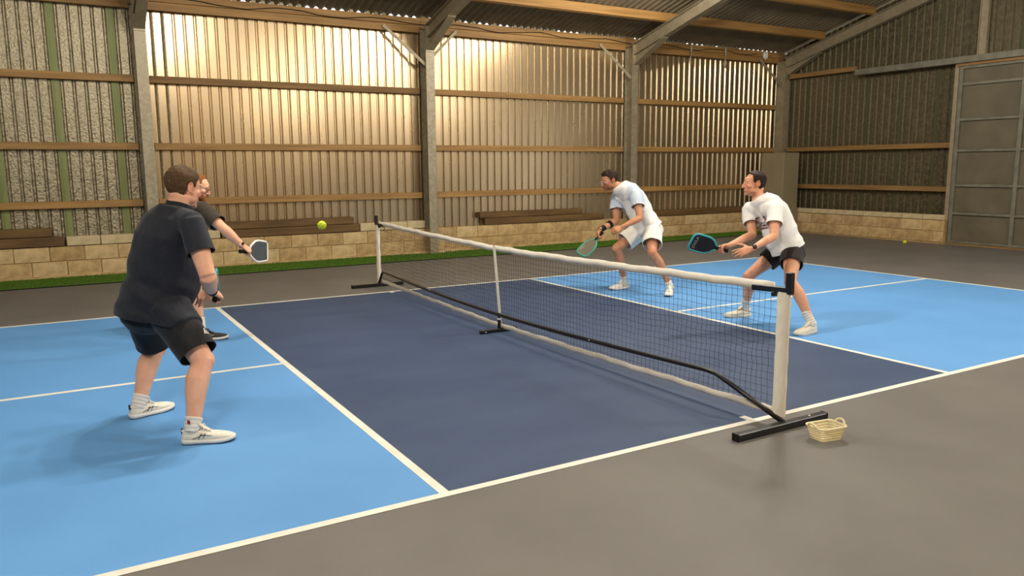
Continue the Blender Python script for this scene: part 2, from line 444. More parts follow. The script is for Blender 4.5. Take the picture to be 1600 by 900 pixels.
q = MB(); q.box(DX - 0.05, DX + 0.05, 0.9, 5.66, 3.385, 3.435); q.build('hanging_rail', M_TIMBERY, door, bevel=0.004)
q = MB(); q.box(DX - 0.02, DX + 0.06, 5.62, 5.70, 0.0, 3.43); q.build('door_jamb', M_STEELDK, door, bevel=0.004)

# ------------------------------------------------------------------ roof
b = MB()
amp, pit = 0.026, 0.146
def roof_sheet(x0, w, y0, y1):
    k = int(round(w / pit)); nx = k * 8 + 1; vs = []; fs = []
    for i in range(nx):
        x = i * pit / 8; dz = amp * math.sin(2 * math.pi * x / pit)
        vs += [(x, y0, roof_z(y0) + dz + amp), (x, y1, roof_z(y1) + dz + amp)]
        if i: a = 2 * i; fs.append((a - 2, a, a + 1, a - 1))
    me = bpy.data.meshes.new('roof_sheet'); me.from_pydata(vs, [], fs); me.update(); me.materials.append(M_ROOF)
    me.polygons.foreach_set('use_smooth', [True] * len(me.polygons)); return me
q = MB(); q.box(-11.9, 11.95, RIDGE_Y - 0.2, RIDGE_Y + 0.2, roof_z(RIDGE_Y) + 0.05, roof_z(RIDGE_Y) + 0.12)
ceiling = tag(q.build('ceiling', M_ROOF), 'corrugated sheet roof on timber purlins', None, None, 'structure')
RS = [roof_sheet(0, 7 * pit, 6.2, 9.99), roof_sheet(0, 7 * pit, RIDGE_Y, 6.3), roof_sheet(0, 7 * pit, -5.4, RIDGE_Y)]
x = -11.9
while x < 11.9:
    for me in RS: put('roof_sheet', me, ceiling, (x, 0, 0))
    x += 7 * pit
def purlin(y):
    s = SL if y > RIDGE_Y else -SL
    zt = roof_z(y)
    for i in range(5):
        q = MB(); q.bar((FRAMES[i] + 0.0, y, zt - 0.088), (FRAMES[i + 1] - 0.004, y, zt - 0.088), 0.075, 0.17, up=(0, s, 1)); q.build('purlin', M_TIMBER, ceiling, bevel=0.004)
for y in (8.78, 7.55, 6.3, 5.05, 3.8, 2.7, 1.0, -0.3, -1.6, -2.9, -4.1): purlin(y)
# eave closures in part of the corrugations
q = MB(); r = random.Random(3); i = 0
for k in range(int(17 / pit)):
    x = -11.9 + (k + 36) * pit
    if r.random() < (0.25 if math.sin(k * 0.55) > 0.2 else 0.95):
        q.box(x + 0.005, x + pit / 2 - 0.003, 9.935, 9.975, 4.165, roof_z(9.95) + 2 * amp - 0.004)
tag(q.build('eave_filler', M_STEELDK, ceiling), kind='stuff')

# ------------------------------------------------------------------ portal frames
frame_lab = {-11.5: 'galvanised portal frame at the far left end wall', -6.95: 'galvanised portal frame left of the view, above the left baseline',
             -2.32: 'galvanised portal frame whose column stands behind the players at the left', 2.33: 'galvanised portal frame whose column stands behind the far net post',
             6.96: 'galvanised portal frame whose column stands behind the bending player in white shorts', 11.52: 'dark galvanised portal frame in the corner by the end wall'}
def ibeam(q, pts, depth_dir, d, w, tf=0.014):
    """I-section along a straight run: flanges at +-d/2 along depth_dir, width along x"""
    a, c = Vector(pts[0]), Vector(pts[1]); dd = Vector(depth_dir).normalized()
    for sgn in (-1, 1):
        q.bar(a + dd * sgn * (d / 2 - tf / 2), c + dd * sgn * (d / 2 - tf / 2), w, tf, up=dd)
    q.bar(a, c, 0.01, d - 2 * tf, up=dd)
for X in FRAMES:
    m = M_STEEL if X < 11 else M_STEELDK
    e = empty('portal_frame', (X, 9.87, 0), frame_lab[X], 'steel frame', 'portal frames of the hall')
    for sgn, yc in ((1, 9.87), (-1, -5.05)):
        q = MB(); ibeam(q, ((X, yc, 0.0), (X, yc, 3.98)), (0, 1, 0), 0.25, 0.16); q.build('column', m, e)
        q = MB(); q.box(X - 0.1, X + 0.1, yc - 0.15, yc + 0.12, 0, 0.015); q.build('base_plate', m, e)
        ridge = Vector((X, RIDGE_Y, roof_z(RIDGE_Y) - 0.30)); foot = Vector((X, yc - sgn * 0.08, roof_z(9.79) - 0.30))
        t = (ridge - foot).normalized(); nrm = Vector((0, -t.z, t.y)) if t.y > 0 else Vector((0, t.z, -t.y))
        q = MB(); ibeam(q, (foot, ridge), nrm, 0.23, 0.15); q.build('rafter', M_STEELDK, e)
        # haunch: tapered cutting under the rafter
        hy0 = yc - sgn * 0.125; h1 = foot + t * 0.98
        zt0 = roof_z(9.745) - 0.42
        q = MB(); poly = [(hy0, 3.60), (hy0, zt0), (h1.y, h1.z - 0.11), (h1.y + sgn * 0.03, h1.z - 0.14)]
        q.prism(poly, 0, X - 0.006, X + 0.006)
        q.bar((X, hy0, 3.61), (X, h1.y, h1.z - 0.128), 0.15, 0.014, up=(0, -sgn * 0.6, -0.8))
        q.build('haunch', M_STEELDK, e)
        if sgn == 1:
            q = MB(); q.bar((X, 9.737, 3.58), (X, 9.737, 4.02), 0.165, 0.014, up=(0, 1, 0)); q.build('end_plate', M_STEELDK, e)
            for dx, z0 in ((-0.8, 3.36), (0.6, 3.50)):
                if X < 0 or X in (6.96, 11.52) and dx > 0: continue
                q = MB(); q.bar((X + (0.06 if dx > 0 else -0.06), 9.80, z0), (X + dx, 9.90, 4.0), 0.05, 0.014, up=(0, 1, 0.2))
                q.bar((X + (0.06 if dx > 0 else -0.06), 9.81, z0), (X + dx, 9.91, 4.0), 0.008, 0.045, up=(0, 1, 0.2))
                q.build('knee_brace', M_STEELDK, e)
q = MB(); ibeam(q, ((11.60, 5.30, 3.58), (11.60, 5.30, roof_z(5.3) - 0.46)), (0, 1, 0), 0.16, 0.08)
tag(q.build('gable_post', M_STEELDK), 'short steel gable post standing above the sliding door track', 'steel post')

# ------------------------------------------------------------------ lamps
for k, (x, y, z, p) in enumerate(LAMPS):
    lab = ['LED batten under the roof above the left kitchen line', 'LED batten under the roof above the right service court', 'LED batten behind the viewpoint to the left',
           'LED batten behind the viewpoint to the right', 'LED batten at the left end of the hall', 'LED batten under the roof near the long wall beyond the net', 'LED batten near the front wall towards the sliding door'][k]
    e = empty('led_batten', (x, y, z), lab, 'lamp', 'LED battens under the roof')
    q = MB(); q.box(x - 0.62, x + 0.62, y - 0.07, y + 0.07, z + 0.0, z + 0.07); q.build('housing', M_WHITE, e, bevel=0.005)
    for s in (-0.45, 0.45):
        q = MB(); q.tube([(x + s, y, z + 0.07), (x + s, y, roof_z(y) - 0.01)], 0.004, 6); q.build('suspension_wire', M_STEELDK, e)
    md = bpy.data.materials.get('lamp_diffuser')
    if md is None:
        md = bpy.data.materials.new('lamp_diffuser'); md.use_nodes = True; bs = md.node_tree.nodes['Principled BSDF']
        bs.inputs['Emission Color'].default_value = (*LAMP_COL, 1); bs.inputs['Emission Strength'].default_value = 6; bs.inputs['Base Color'].default_value = (0.9, 0.9, 0.88, 1)
    q = MB(); q.box(x - 0.6, x + 0.6, y - 0.06, y + 0.06, z - 0.012, z - 0.001); q.build('diffuser', md, e)
    for s in (-0.45, 0.0, 0.45):
        ld = bpy.data.lights.new('led_light', 'POINT'); ld.shadow_soft_size = 0.07; ld.energy = p / 3 * 1.6; ld.color = LAMP_COL
        lo = bpy.data.objects.new('led_light', ld); COL.objects.link(lo); lo.location = (s, 0, -0.09); lo.parent = e
# ------------------------------------------------------------------ timber sleepers lying on the block wall
def sleeper(x0, x1, y0, y1, z0, z1, m, lab, taper=0.0):
    q = MB(); k = 5; vs = []; fs = []; r = random.Random(int(x0 * 100))
    for i in range(k):
        x = x0 + (x1 - x0) * i / (k - 1); o = r.uniform(-.004, .004); zz = z1 + (o if 0 < i < k - 1 else 0) - (taper if i == k - 1 else 0)
        vs += [(x, y0 + o, z0), (x, y1, z0), (x, y1, zz), (x, y0 + o, zz)]
        if i:
            a = 4 * i
            for u in range(4): fs.append((a - 4 + u, a - 4 + (u + 1) % 4, a + (u + 1) % 4, a + u))
    fs += [(3, 2, 1, 0), tuple(4 * (k - 1) + u for u in range(4))]
    q.add(vs, fs)
    return tag(q.build('timber_sleeper', m, bevel=0.005), lab, 'timber', 'timber sleepers along the block wall')
sleeper(-5.9, -3.53, 9.90, 10.035, 0.474, 0.612, M_SLEEP2, 'lower timber sleeper at the far left of the block wall')
sleeper(-5.9, -3.68, 9.905, 10.035, 0.620, 0.745, M_SLEEP, 'upper timber sleeper at the far left of the block wall')
sleeper(-1.33, 0.97, 9.90, 10.05, 0.474, 0.60, M_SLEEP2, 'lower timber sleeper behind the flying ball')
sleeper(-1.30, 0.88, 9.905, 10.045, 0.608, 0.725, M_SLEEP, 'upper timber sleeper behind the flying ball')
sleeper(3.48, 5.80, 9.90, 10.05, 0.474, 0.60, M_SLEEP2, 'lower timber sleeper behind the player with the green edged paddle')
sleeper(3.37, 5.76, 9.905, 10.045, 0.608, 0.715, M_SLEEP, 'upper timber sleeper behind the player with the green edged paddle')
sleeper(5.81, 6.30, 9.91, 10.04, 0.474, 0.60, M_SLEEP, 'short rounded timber offcut beside the bending player\'s shoulder', 0.03)
sleeper(7.25, 11.2, 9.905, 10.045, 0.474, 0.605, M_SLEEP, 'long dark timber sleeper between the two players on the right')

# ------------------------------------------------------------------ cabinet in the corner
e = empty('metal_cabinet', (10.95, 9.52, 0), 'tall plain grey two-door metal cabinet in the far corner', 'cabinet')
cx0, cx1, cy0, cy1 = 10.72, 11.24, 9.06, 9.70
q = MB(); q.box(cx0 + 0.02, cx1, cy0, cy1, 0.0, 1.84); q.build('body', M_CAB, e, bevel=0.006)
for a, c in ((cy0 + 0.004, (cy0 + cy1) / 2 - 0.003), ((cy0 + cy1) / 2 + 0.003, cy1 - 0.004)):
    q = MB(); q.box(cx0, cx0 + 0.019, a, c, 0.06, 1.83); d = q.build('door', M_CAB, e, bevel=0.003)
q = MB(); q.box(cx0 - 0.012, cx0, (cy0 + cy1) / 2 + 0.03, (cy0 + cy1) / 2 + 0.05, 0.93, 1.03); q.build('handle', M_STEELDK, e)

# ------------------------------------------------------------------ things on the eave beam
q = MB(); pts = []; r = random.Random(5)
for i in range(57):
    x = -2.1 + i * 0.228
    pts.append((x, 9.905 - (0.0 if abs((x - 2.33 + 2.3) % 4.63 - 2.3) > .2 else 0.0), 4.085 + 0.03 * math.sin(i * 0.9) + r.uniform(-.008, .008)))
q.tube(pts, 0.006, 6)
tag(q.build('cable', M_RUBBER), 'thin dark cable draped along the timber eave beam', 'cable')
def strap(x, zt, zb, lab):
    q = MB(); k = 10; vs = []; fs = []
    for i in range(k):
        f = i / (k - 1); z = zt + (zb - zt) * f; o = 0.02 * math.sin(f * 6) * f; w = 0.02 + 0.008 * math.sin(f * 9)
        for yy in (9.885, 9.893): vs += [(x + o - w, yy + 0.006 * math.sin(f * 11), z), (x + o + w, yy - 0.006 * math.sin(f * 8), z)]
        if i:
            a = 4 * i
            fs += [(a - 4, a - 3, a + 1, a), (a - 2, a + 2, a + 3, a - 1), (a - 4, a, a + 2, a - 2), (a - 3, a - 1, a + 3, a + 1)]
    fs += [(0, 2, 3, 1), (4 * k - 4, 4 * k - 3, 4 * k - 1, 4 * k - 2)]
    q.add(vs, fs)
    tag(q.build('hanging_strap', M_STRAP, smooth=True), lab, 'strap', 'frayed straps on the eave beam')
strap(8.62, 4.17, 3.74, 'frayed pale strap hanging from the eave beam nearer the bending player')
strap(9.65, 4.17, 3.72, 'frayed pale strap hanging from the eave beam nearer the corner')
q = MB(); q.box(10.86, 10.98, 9.86, 9.915, 4.01, 4.15); q.box(10.90, 10.94, 9.875, 9.90, 3.98, 4.01)
tag(q.build('junction_box', M_WHITE, bevel=0.008), 'small white junction box on the eave beam near the corner', 'junction box')

# ------------------------------------------------------------------ net
NX, NYA, NYB = 0.06, -0.12, 6.60
net = empty('pickleball_net', (NX, 3.2, 0), 'portable pickleball net with white tape, black mesh and black frame across the court', 'net')
def netx(y):                       # the net bows a little at the middle
    t = (y - NYA) / (NYB - NYA); return NX - 0.05 * (1 - (2 * t - 1) ** 2)
def top_z(y):
    t = (y - NYA) / (NYB - NYA); return 0.795 + 0.055 * abs(2 * t - 1) ** 1.3
def bot_z(y):
    t = (y - NYA) / (NYB - NYA); return 0.05 + 0.035 * abs(2 * t - 1)
# base feet
for y0, x0, x1, lab in ((NYA - 0.06, -0.37, 0.40, 'long black base foot of the near post'), (NYB - 0.03, -0.33, 0.38, 'long black base foot of the far post')):
    q = MB(); q.box(x0, x1, y0 - 0.025, y0 + 0.025, 0.0, 0.045); ft = tag(q.build('base_foot', M_BLACK, net, bevel=0.005), lab)
    for xe, s in ((x0, -1), (x1, 1)):
        q = MB(); q.box(xe - 0.004, xe + 0.004, y0 - 0.027, y0 + 0.027, 0.0, 0.047); q.build('end_cap', M_RUBBER, ft, bevel=0.003)
    q = MB(); q.tube([(x1 - 0.14, y0, 0.045), (x1 - 0.14, y0, 0.049)], 0.007, 10); q.build('rivet', M_WHITE, ft)
yc = 3.17
q = MB(); q.box(-0.24, 0.16, yc - 0.02, yc + 0.02, 0.0, 0.035); ft = tag(q.build('base_foot', M_BLACK, net, bevel=0.004), 'short black base foot under the net centre')
q = MB(); q.tube([(-0.19, yc - 0.021, 0.018), (-0.19, yc - 0.025, 0.018)], 0.006, 10); q.build('rivet', M_WHITE, ft)
# frame tube
q = MB(); pts = [(NX - 0.02, NYA - 0.05, 0.04)]
pts += [(NX - 0.035, 0.33, 0.205), (NX - 0.04, 0.38, 0.222), (NX - 0.045, 0.46, 0.228)]
for i in range(1, 12):
    y = 0.46 + (6.26 - 0.46) * i / 12; t = i / 12
    pts.append((NX - 0.045 - 0.05 * math.sin(t * math.pi), y, 0.228 - 0.06 * math.sin(t * math.pi)))
pts += [(NX - 0.045, 6.26, 0.225), (NX - 0.04, 6.34, 0.22), (NX - 0.035, 6.39, 0.2), (NX - 0.02, NYB - 0.04, 0.04)]
q.tube(pts, 0.0165, 12); bar = tag(q.build('frame_tube', M_BLACK, net, smooth=True), 'bent black steel frame tube')
for yy in (1.7, 4.75):
    q = MB(); q.tube([(netx(yy) - 0.058, yy, 0.20), (netx(yy) - 0.064, yy, 0.20)], 0.005, 8); q.build('push_button', M_WHITE, bar)
# posts with sleeves and brackets
for y0, sg in ((NYA, 1), (NYB, -1)):
    q = MB(); q.tube([(NX, y0 + sg * 0.0, 0.04), (NX, y0 - sg * 0.004, 0.83)], 0.016, 12)
    po = tag(q.build('post', M_BLACK, net, smooth=True), 'black steel net post')
    q = MB(); k = 24; ring = 20; vs = []; fs = []
    for i in range(k):
        z = 0.065 + (0.825 - 0.065) * i / (k - 1)
        for j in range(ring):
            a = 2 * math.pi * j / ring
            rr = 0.024 + 0.0025 * math.sin(3 * a + i * 0.9) + 0.002 * math.sin(5 * a - i * 1.7)
            vs.append((NX + rr * math.cos(a), y0 + sg * 0.004 + (0.047 if abs(math.sin(a)) > 0.2 else 0.042) * math.sin(a) * (1 + 0.03 * math.sin(i * 1.3)), z))
        if i:
            for j in range(ring): fs.append(((i - 1) * ring + j, (i - 1) * ring + (j + 1) % ring, i * ring + (j + 1) % ring, i * ring + j))
    q.add(vs, fs); tag(q.build('post_sleeve', M_VINYL, net, smooth=True), 'creased white vinyl sleeve')
    q = MB(); q.box(NX - 0.018, NX + 0.018, min(y0 - sg * 0.055, y0 - sg * 0.015), max(y0 - sg * 0.055, y0 - sg * 0.015), 0.815, 0.945)
    q.bar((NX, y0 - sg * 0.04, 0.838), (NX - 0.004, y0 + sg * 0.24, 0.826), 0.034, 0.036)
    q.box(NX - 0.02, NX + 0.014, y0 + sg * 0.075 - 0.012, y0 + sg * 0.075 + 0.012, 0.79, 0.82)
    tag(q.build('top_bracket', M_BLACK, net, bevel=0.003), 'black top bracket')
# tapes
def tape(name, zf, half, thick, y0, y1, m, lab):
    q = MB(); vs = []; fs = []; k = 80
    for i in range(k + 1):
        y = y0 + (y1 - y0) * i / k; z = zf(y); x = netx(y); w = 0.0022 * math.sin(i * 1.9) + 0.002 * math.sin(i * 0.7)
        prof = [(-thick, -half), (thick, -half), (thick * 1.3, 0), (thick * 0.9, half), (-thick * 0.9, half), (-thick * 1.3, 0)]
        vs += [(x + p + w, y, z + s_ + w) for p, s_ in prof]
        if i:
            a = 6 * i
            for u in range(6): fs.append((a - 6 + u, a - 6 + (u + 1) % 6, a + (u + 1) % 6, a + u))
    fs += [tuple(range(6))[::-1], tuple(6 * k + u for u in range(6))]
    q.add(vs, fs); return tag(q.build(name, m, net, smooth=True), lab)
tape('top_tape', lambda y: top_z(y) + 0.0, 0.026, 0.008, NYA + 0.08, NYB - 0.05, M_VINYL, 'white top tape')
tape('bottom_tape', lambda y: bot_z(y), 0.022, 0.004, NYA + 0.04, NYB - 0.04, M_VINYL, 'white bottom tape')
# centre strap and centre pole
q = MB(); q.bar((netx(yc + 0.13) - 0.011, yc + 0.14, top_z(yc) + 0.03), (netx(yc) - 0.014, yc + 0.02, 0.045), 0.045, 0.004, up=(1, 0, 0)); tag(q.build('centre_strap', M_VINYL, net), 'white centre strap')
q = MB(); q.tube([(netx(yc) - 0.045, yc, 0.03), (netx(yc) - 0.04, yc, 0.185)], 0.014, 10); q.build('centre_pole', M_BLACK, net, smooth=True)
q = MB(); q.tube([(netx(yc) - 0.0435, yc, 0.122), (netx(yc) - 0.043, yc, 0.135)], 0.0165, 10); q.build('pole_collar', M_WHITE, net)
# mesh of cords
r = random.Random(11); ny = 148; nz = 17
P = [[None] * (nz + 1) for _ in range(ny + 1)]
for i in range(ny + 1):
    y = NYA + 0.05 + (NYB - NYA - 0.10) * i / ny
    wob = 0.006 * math.sin(i * 0.8) + r.uniform(-.003, .003)
    for j in range(nz + 1):
        t = j / nz; z = bot_z(y) + (top_z(y) - bot_z(y)) * t
        e_ = math.sin(math.pi * t)
        P[i][j] = (netx(y) + e_ * (0.012 * math.sin(y * 2.3) + r.uniform(-.002, .002)), y + e_ * (wob + 0.005 * math.sin(j * 1.7 + i * 0.4)), z + e_ * 0.006 * math.sin(i * 0.55 + j * 0.3))
q = MB()
for i in range(ny + 1): q.tube(P[i], 0.0011, 3)
for j in range(1, nz): q.tube([P[i][j] for i in range(ny + 1)], 0.0011, 3)
tag(q.build('net_mesh', M_CORD, net), 'black square net mesh', kind='stuff')

# ------------------------------------------------------------------ balls
def ball(c, lab):
    q = MB(); q.ball((0, 0, 0), 0.037, n=32, m=20); o = q.build('pickleball', M_BALL, smooth=True); o.location = c
    tag(o, lab, 'ball', 'pickleballs'); h = MB()
    for k in range(26):
        z = 1 - 2 * (k + 0.5) / 26; a = k * 2.39996; rr = math.sqrt(1 - z * z); d = Vector((rr * math.cos(a), rr * math.sin(a), z))
        h.tube([d * 0.0365, d * 0.0376], 0.0042, 8)
    ho = h.build('hole', mat('ball_hole', (96, 104, 14), 0.7)); ho.parent = o
ball((-1.76, 3.03, 1.112), 'lime yellow perforated ball in the air left of the net')
ball((10.86, 6.10, 0.037), 'lime yellow perforated ball on the floor by the end wall')

# ------------------------------------------------------------------ cream plastic basket
e = empty('plastic_basket', (0.12, -0.41, 0), 'small cream perforated plastic basket on the floor beside the near net foot', 'basket')
def rrect(hx, hy, rad, k=5):
    pts = []
    for cx, cy, a0 in ((hx - rad, hy - rad, 0), (-hx + rad, hy - rad, 90), (-hx + rad, -hy + rad, 180), (hx - rad, -hy + rad, 270)):
        for i in range(k): a = math.radians(a0 + 90 * i / (k - 1)); pts.append((cx + rad * math.cos(a), cy + rad * math.sin(a)))
    return pts
RZ = math.radians(-8)
def bpt(x, y, z): return (0.12 + x * math.cos(RZ) - y * math.sin(RZ), -0.41 + x * math.sin(RZ) + y * math.cos(RZ), z)
def outline(f, n=72):
    hx, hy = 0.072 + 0.024 * f, 0.05 + 0.02 * f; base = rrect(hx, hy, 0.02 + 0.008 * f, 7); out = []
    L = [0]; 
    for i in range(len(base)): a, c = base[i], base[(i + 1) % len(base)]; L.append(L[-1] + math.hypot(c[0] - a[0], c[1] - a[1]))
    for k in range(n):
        s_ = L[-1] * k / n
        i = max(j for j in range(len(base)) if L[j] <= s_ + 1e-9); a, c = base[i], base[(i + 1) % len(base)]; t = (s_ - L[i]) / max(1e-9, L[i + 1] - L[i])
        out.append((a[0] + (c[0] - a[0]) * t, a[1] + (c[1] - a[1]) * t))
    return out
H = 0.075
q = MB()
o0 = outline(0); q.add([bpt(x, y, 0.003) for x, y in o0] + [bpt(x, y, 0.0) for x, y in o0], [tuple(range(72)), tuple(range(72, 144))[::-1]] + [(i, i + 72, (i + 1) % 72 + 72, (i + 1) % 72) for i in range(72)])
q.build('base', M_CREAM, e)
q = MB(); A = [outline(k / 5) for k in range(6)]
for i in range(72): q.tube([bpt(*A[k][i], H * k / 5) for k in range(6)], 0.0020, 5)
for k in range(6): q.tube([bpt(*A[k][i], H * k / 5) for i in range(72)], 0.0032 if k else 0.004, 6, closed=True)
tag(q.build('lattice_wall', M_CREAM, e, smooth=True), kind='stuff')
q = MB(); T = outline(1.06); q.tube([bpt(*T[i], H + 0.002) for i in range(72)], 0.0055, 8, closed=True); q.build('rim', M_CREAM, e, smooth=True)
for sg in (-1, 1):
    q = MB(); pts = []
    for i in range(13):
        a = math.pi * i / 12; pts.append(bpt(sg * (0.100 + 0.010 * math.sin(a)), -0.034 * math.cos(a), H + 0.026 * math.sin(a)))
    q.tube(pts, 0.006, 8); q.build('handle', M_CREAM, e, smooth=True)
# ------------------------------------------------------------------ people: tools
def vnoise(p, freq, seed=0):
    """cheap smooth pseudo-noise on an (n,3) array"""
    r = np.random.default_rng(seed); out = np.zeros(len(p))
    for k in range(5):
        d = r.normal(size=3); d /= np.linalg.norm(d); out += np.sin((p @ d) * freq * r.uniform(0.6, 1.6) + r.uniform(0, 6.28))
    return out / 5

def remeshed(mb, voxel, smooth_it=3, factor=0.5):
    me = mb.mesh('tmp'); o = bpy.data.objects.new('tmp', me); COL.objects.link(o)
    m = o.modifiers.new('r', 'REMESH'); m.mode = 'VOXEL'; m.voxel_size = voxel; m.adaptivity = 0.0
    s_ = o.modifiers.new('s', 'SMOOTH'); s_.factor = factor; s_.iterations = smooth_it
    dg = bpy.context.evaluated_depsgraph_get(); res = bpy.data.meshes.new_from_object(o.evaluated_get(dg))
    bpy.data.objects.remove(o); bpy.data.meshes.remove(me)
    return res

def getv(me):
    a = np.empty(len(me.vertices) * 3); me.vertices.foreach_get('co', a); return a.reshape(-1, 3)
def setv(me, a):
    me.vertices.foreach_set('co', a.ravel()); me.update()
def normals(me):
    a = np.empty(len(me.vertices) * 3); me.vertices.foreach_get('normal', a); return a.reshape(-1, 3)
def setcol(me, rgb, name='tint'):
    at = me.color_attributes.new(name, 'FLOAT_COLOR', 'POINT')
    at.data.foreach_set('color', np.c_[rgb, np.ones(len(rgb))].astype(np.float32).ravel())

def bone(q, A, B, prof, side, n=16):
    """prof rows: (t, a, b, off_side, off_third)"""
    A = Vector(A); B = Vector(B); t = (B - A).normalized(); sd = Vector(side); sd = (sd - t * sd.dot(t)).normalized(); th = t.cross(sd)
    cs = []; rd = []
    for row in prof:
        u, a, b_ = row[:3]; o1 = row[3] if len(row) > 3 else 0; o2 = row[4] if len(row) > 4 else 0
        cs.append(A.lerp(B, u) + sd * o1 + th * o2); rd.append((a, b_))
    q.loft(cs, rd, sd, n)

def cut(me, hems, thick=0.004):
    """open the garment at its hems: (point, outward normal, reach) planes"""
    bm = bmesh.new(); bm.from_mesh(me)
    for (p, nrm, reach) in hems:
        p = Vector(p); nrm = Vector(nrm).normalized()
        fs_ = [f for f in bm.faces if (f.calc_center_median() - p).length < reach]
        es = {e for f in fs_ for e in f.edges}; vs_ = {v for f in fs_ for v in f.verts}
        bmesh.ops.bisect_plane(bm, geom=list(vs_) + list(es) + fs_, plane_co=p, plane_no=nrm, clear_outer=True)
    bmesh.ops.recalc_face_normals(bm, faces=bm.faces)
    # keep only the largest island
    seen = set(); best = []
    for f0 in bm.faces:
        if f0.index in seen: continue
        st = [f0]; isl = []; seen.add(f0.index)
        while st:
            f = st.pop(); isl.append(f)
            for e in f.edges:
                for g in e.link_faces:
                    if g.index not in seen: seen.add(g.index); st.append(g)
        if len(isl) > len(best): best = isl
    keep = set(best); bmesh.ops.delete(bm, geom=[f for f in bm.faces if f not in keep], context='FACES')
    bm.to_mesh(me); bm.free()
    return me

def neck_hole(me, c, ax, rad, fwd):
    """cut a round neck opening about the neck axis; returns the ordered rim"""
    c = Vector(c); ax = Vector(ax).normalized(); f = (Vector(fwd) - ax * ax.dot(Vector(fwd))).normalized(); s = ax.cross(f)
    def rho(p):
        d = p - c; h = d.dot(ax); x, y = d.dot(s), d.dot(f); y2 = y - (0.012 if y > 0 else 0); return math.hypot(x, y2) / rad, h
    bm = bmesh.new(); bm.from_mesh(me)
    dead = []
    for fc in bm.faces:
        r_, h = rho(fc.calc_center_median())
        if r_ < 1.0 and h > -0.09: dead.append(fc)
    bmesh.ops.delete(bm, geom=dead, context='FACES')
    near = [e for e in bm.edges if e.is_boundary and rho(e.verts[0].co)[0] < 1.25 and rho(e.verts[0].co)[1] > -0.10]
    for v in {v for e in near for v in e.verts}:
        r_, h = rho(v.co); d = v.co - c; x, y = d.dot(s), d.dot(f); o = 0.012 if y > 0 else 0
        k = 1.0 / max(r_, 0.3); v.co = c + ax * h + s * (x * k) + f * ((y - o) * k + o)
    vs = sorted({v for e in near for v in e.verts}, key=lambda v: math.atan2((v.co - c).dot(f), (v.co - c).dot(s)))
    pts = [v.co.copy() for v in vs]
    # thin the rim to 28 evenly spaced, smoothed points
    out = []
    for k in range(28):
        a0 = -math.pi + 2 * math.pi * (k + 0.5) / 28
        near_p = [q_ for q_ in pts if abs((math.atan2((q_ - c).dot(f), (q_ - c).dot(s)) - a0 + math.pi) % (2 * math.pi) - math.pi) < 0.16]
        if near_p: out.append(sum(near_p, Vector()) / len(near_p))
    for _ in range(2): out = [(out[i - 1] + out[i] * 2 + out[(i + 1) % len(out)]) / 4 for i in range(len(out))]
    bm.to_mesh(me); bm.free(); cut(me, []); return out

def solid(me, th):
    o = bpy.data.objects.new('tmp', me); COL.objects.link(o)
    m = o.modifiers.new('s', 'SOLIDIFY'); m.thickness = th; m.offset = -1
    dg = bpy.context.evaluated_depsgraph_get(); res = bpy.data.meshes.new_from_object(o.evaluated_get(dg)); bpy.data.objects.remove(o)
    return res

def frame(x, z):
    """3x3 with columns x, y, z from a distal/forward x and a hint z"""
    x = Vector(x).normalized(); z = Vector(z); z = (z - x * z.dot(x)).normalized(); y = z.cross(x)
    return Matrix((x, y, z)).transposed()

def hand(q, wrist, x, z, left, flex, thumb, spread=0.0, s=1.0):
    """palm and five jointed fingers; local x distal, y to the thumb, z the back of the hand"""
    R = frame(x, z)
    if left: R = R @ Matrix(((1, 0, 0), (0, -1, 0), (0, 0, 1)))
    def T(p): return Vector(wrist) + R @ (Vector(p) * s)
    sd = R @ Vector((0, 1, 0))
    q.loft([T((-0.03, 0, 0)), T((0.0, 0, 0)), T((0.03, 0.002, -0.002)), T((0.06, 0, -0.003)), T((0.088, -0.001, -0.002))],
           [(0.026 * s, 0.020 * s), (0.028 * s, 0.019 * s), (0.037 * s, 0.017 * s), (0.041 * s, 0.015 * s), (0.040 * s, 0.011 * s)], sd, 16, 0.5)
    base = [(0.086, 0.030), (0.092, 0.010), (0.089, -0.011), (0.080, -0.030)]
    lens = [(0.044, 0.026, 0.021), (0.048, 0.030, 0.022), (0.045, 0.028, 0.021), (0.035, 0.021, 0.018)]
    rad = [0.0092, 0.0095, 0.009, 0.008]
    for i in range(4):
        fl = flex[i] if isinstance(flex[0], (tuple, list)) else flex
        p = Vector((base[i][0], base[i][1], -0.003)); a = 0.0; sp = spread * (1.5 - i); pts = [p - Vector((0.02, 0, 0)), p]
        for k in range(3):
            a += math.radians(fl[k]); d = Vector((math.cos(a) * math.cos(sp), math.sin(sp) * math.cos(a), -math.sin(a)))
            p = p + d * lens[i][k] * 0.5; pts.append(p); p = p + d * lens[i][k] * 0.5; pts.append(p)
        rr = rad[i]; rs = [rr * 0.95, rr * 1.05, rr, rr * 1.02, rr * 0.93, rr * 0.95, rr * 0.85, rr * 0.75]
        q.loft([T(c) for c in pts], [(u * s, u * s) for u in rs], sd if abs(a) > 9 else R @ Vector((0, 1, 0)), 10, 0.8)
    pts = [Vector((0.012, 0.012, -0.006)), Vector((0.03, 0.034, -0.012))]
    p = pts[-1]
    for k, (dx, dy, dz, L_) in enumerate(thumb):
        d = Vector((dx, dy, dz)).normalized(); p = p + d * L_; pts.append(p)
    q.loft([T(c) for c in pts], [(0.015 * s, 0.015 * s), (0.0145 * s, 0.0145 * s), (0.0115 * s, 0.0115 * s), (0.0105 * s, 0.0105 * s), (0.008 * s, 0.008 * s)][:len(pts)], R @ Vector((0, 0, 1)), 10, 0.8)
    return T, R
GRIP = (68, 82, 40)
TH_GRIP = [(0.55, 0.55, -0.65, 0.036), (0.75, -0.05, -0.7, 0.030), (0.6, -0.6, -0.5, 0.022)]
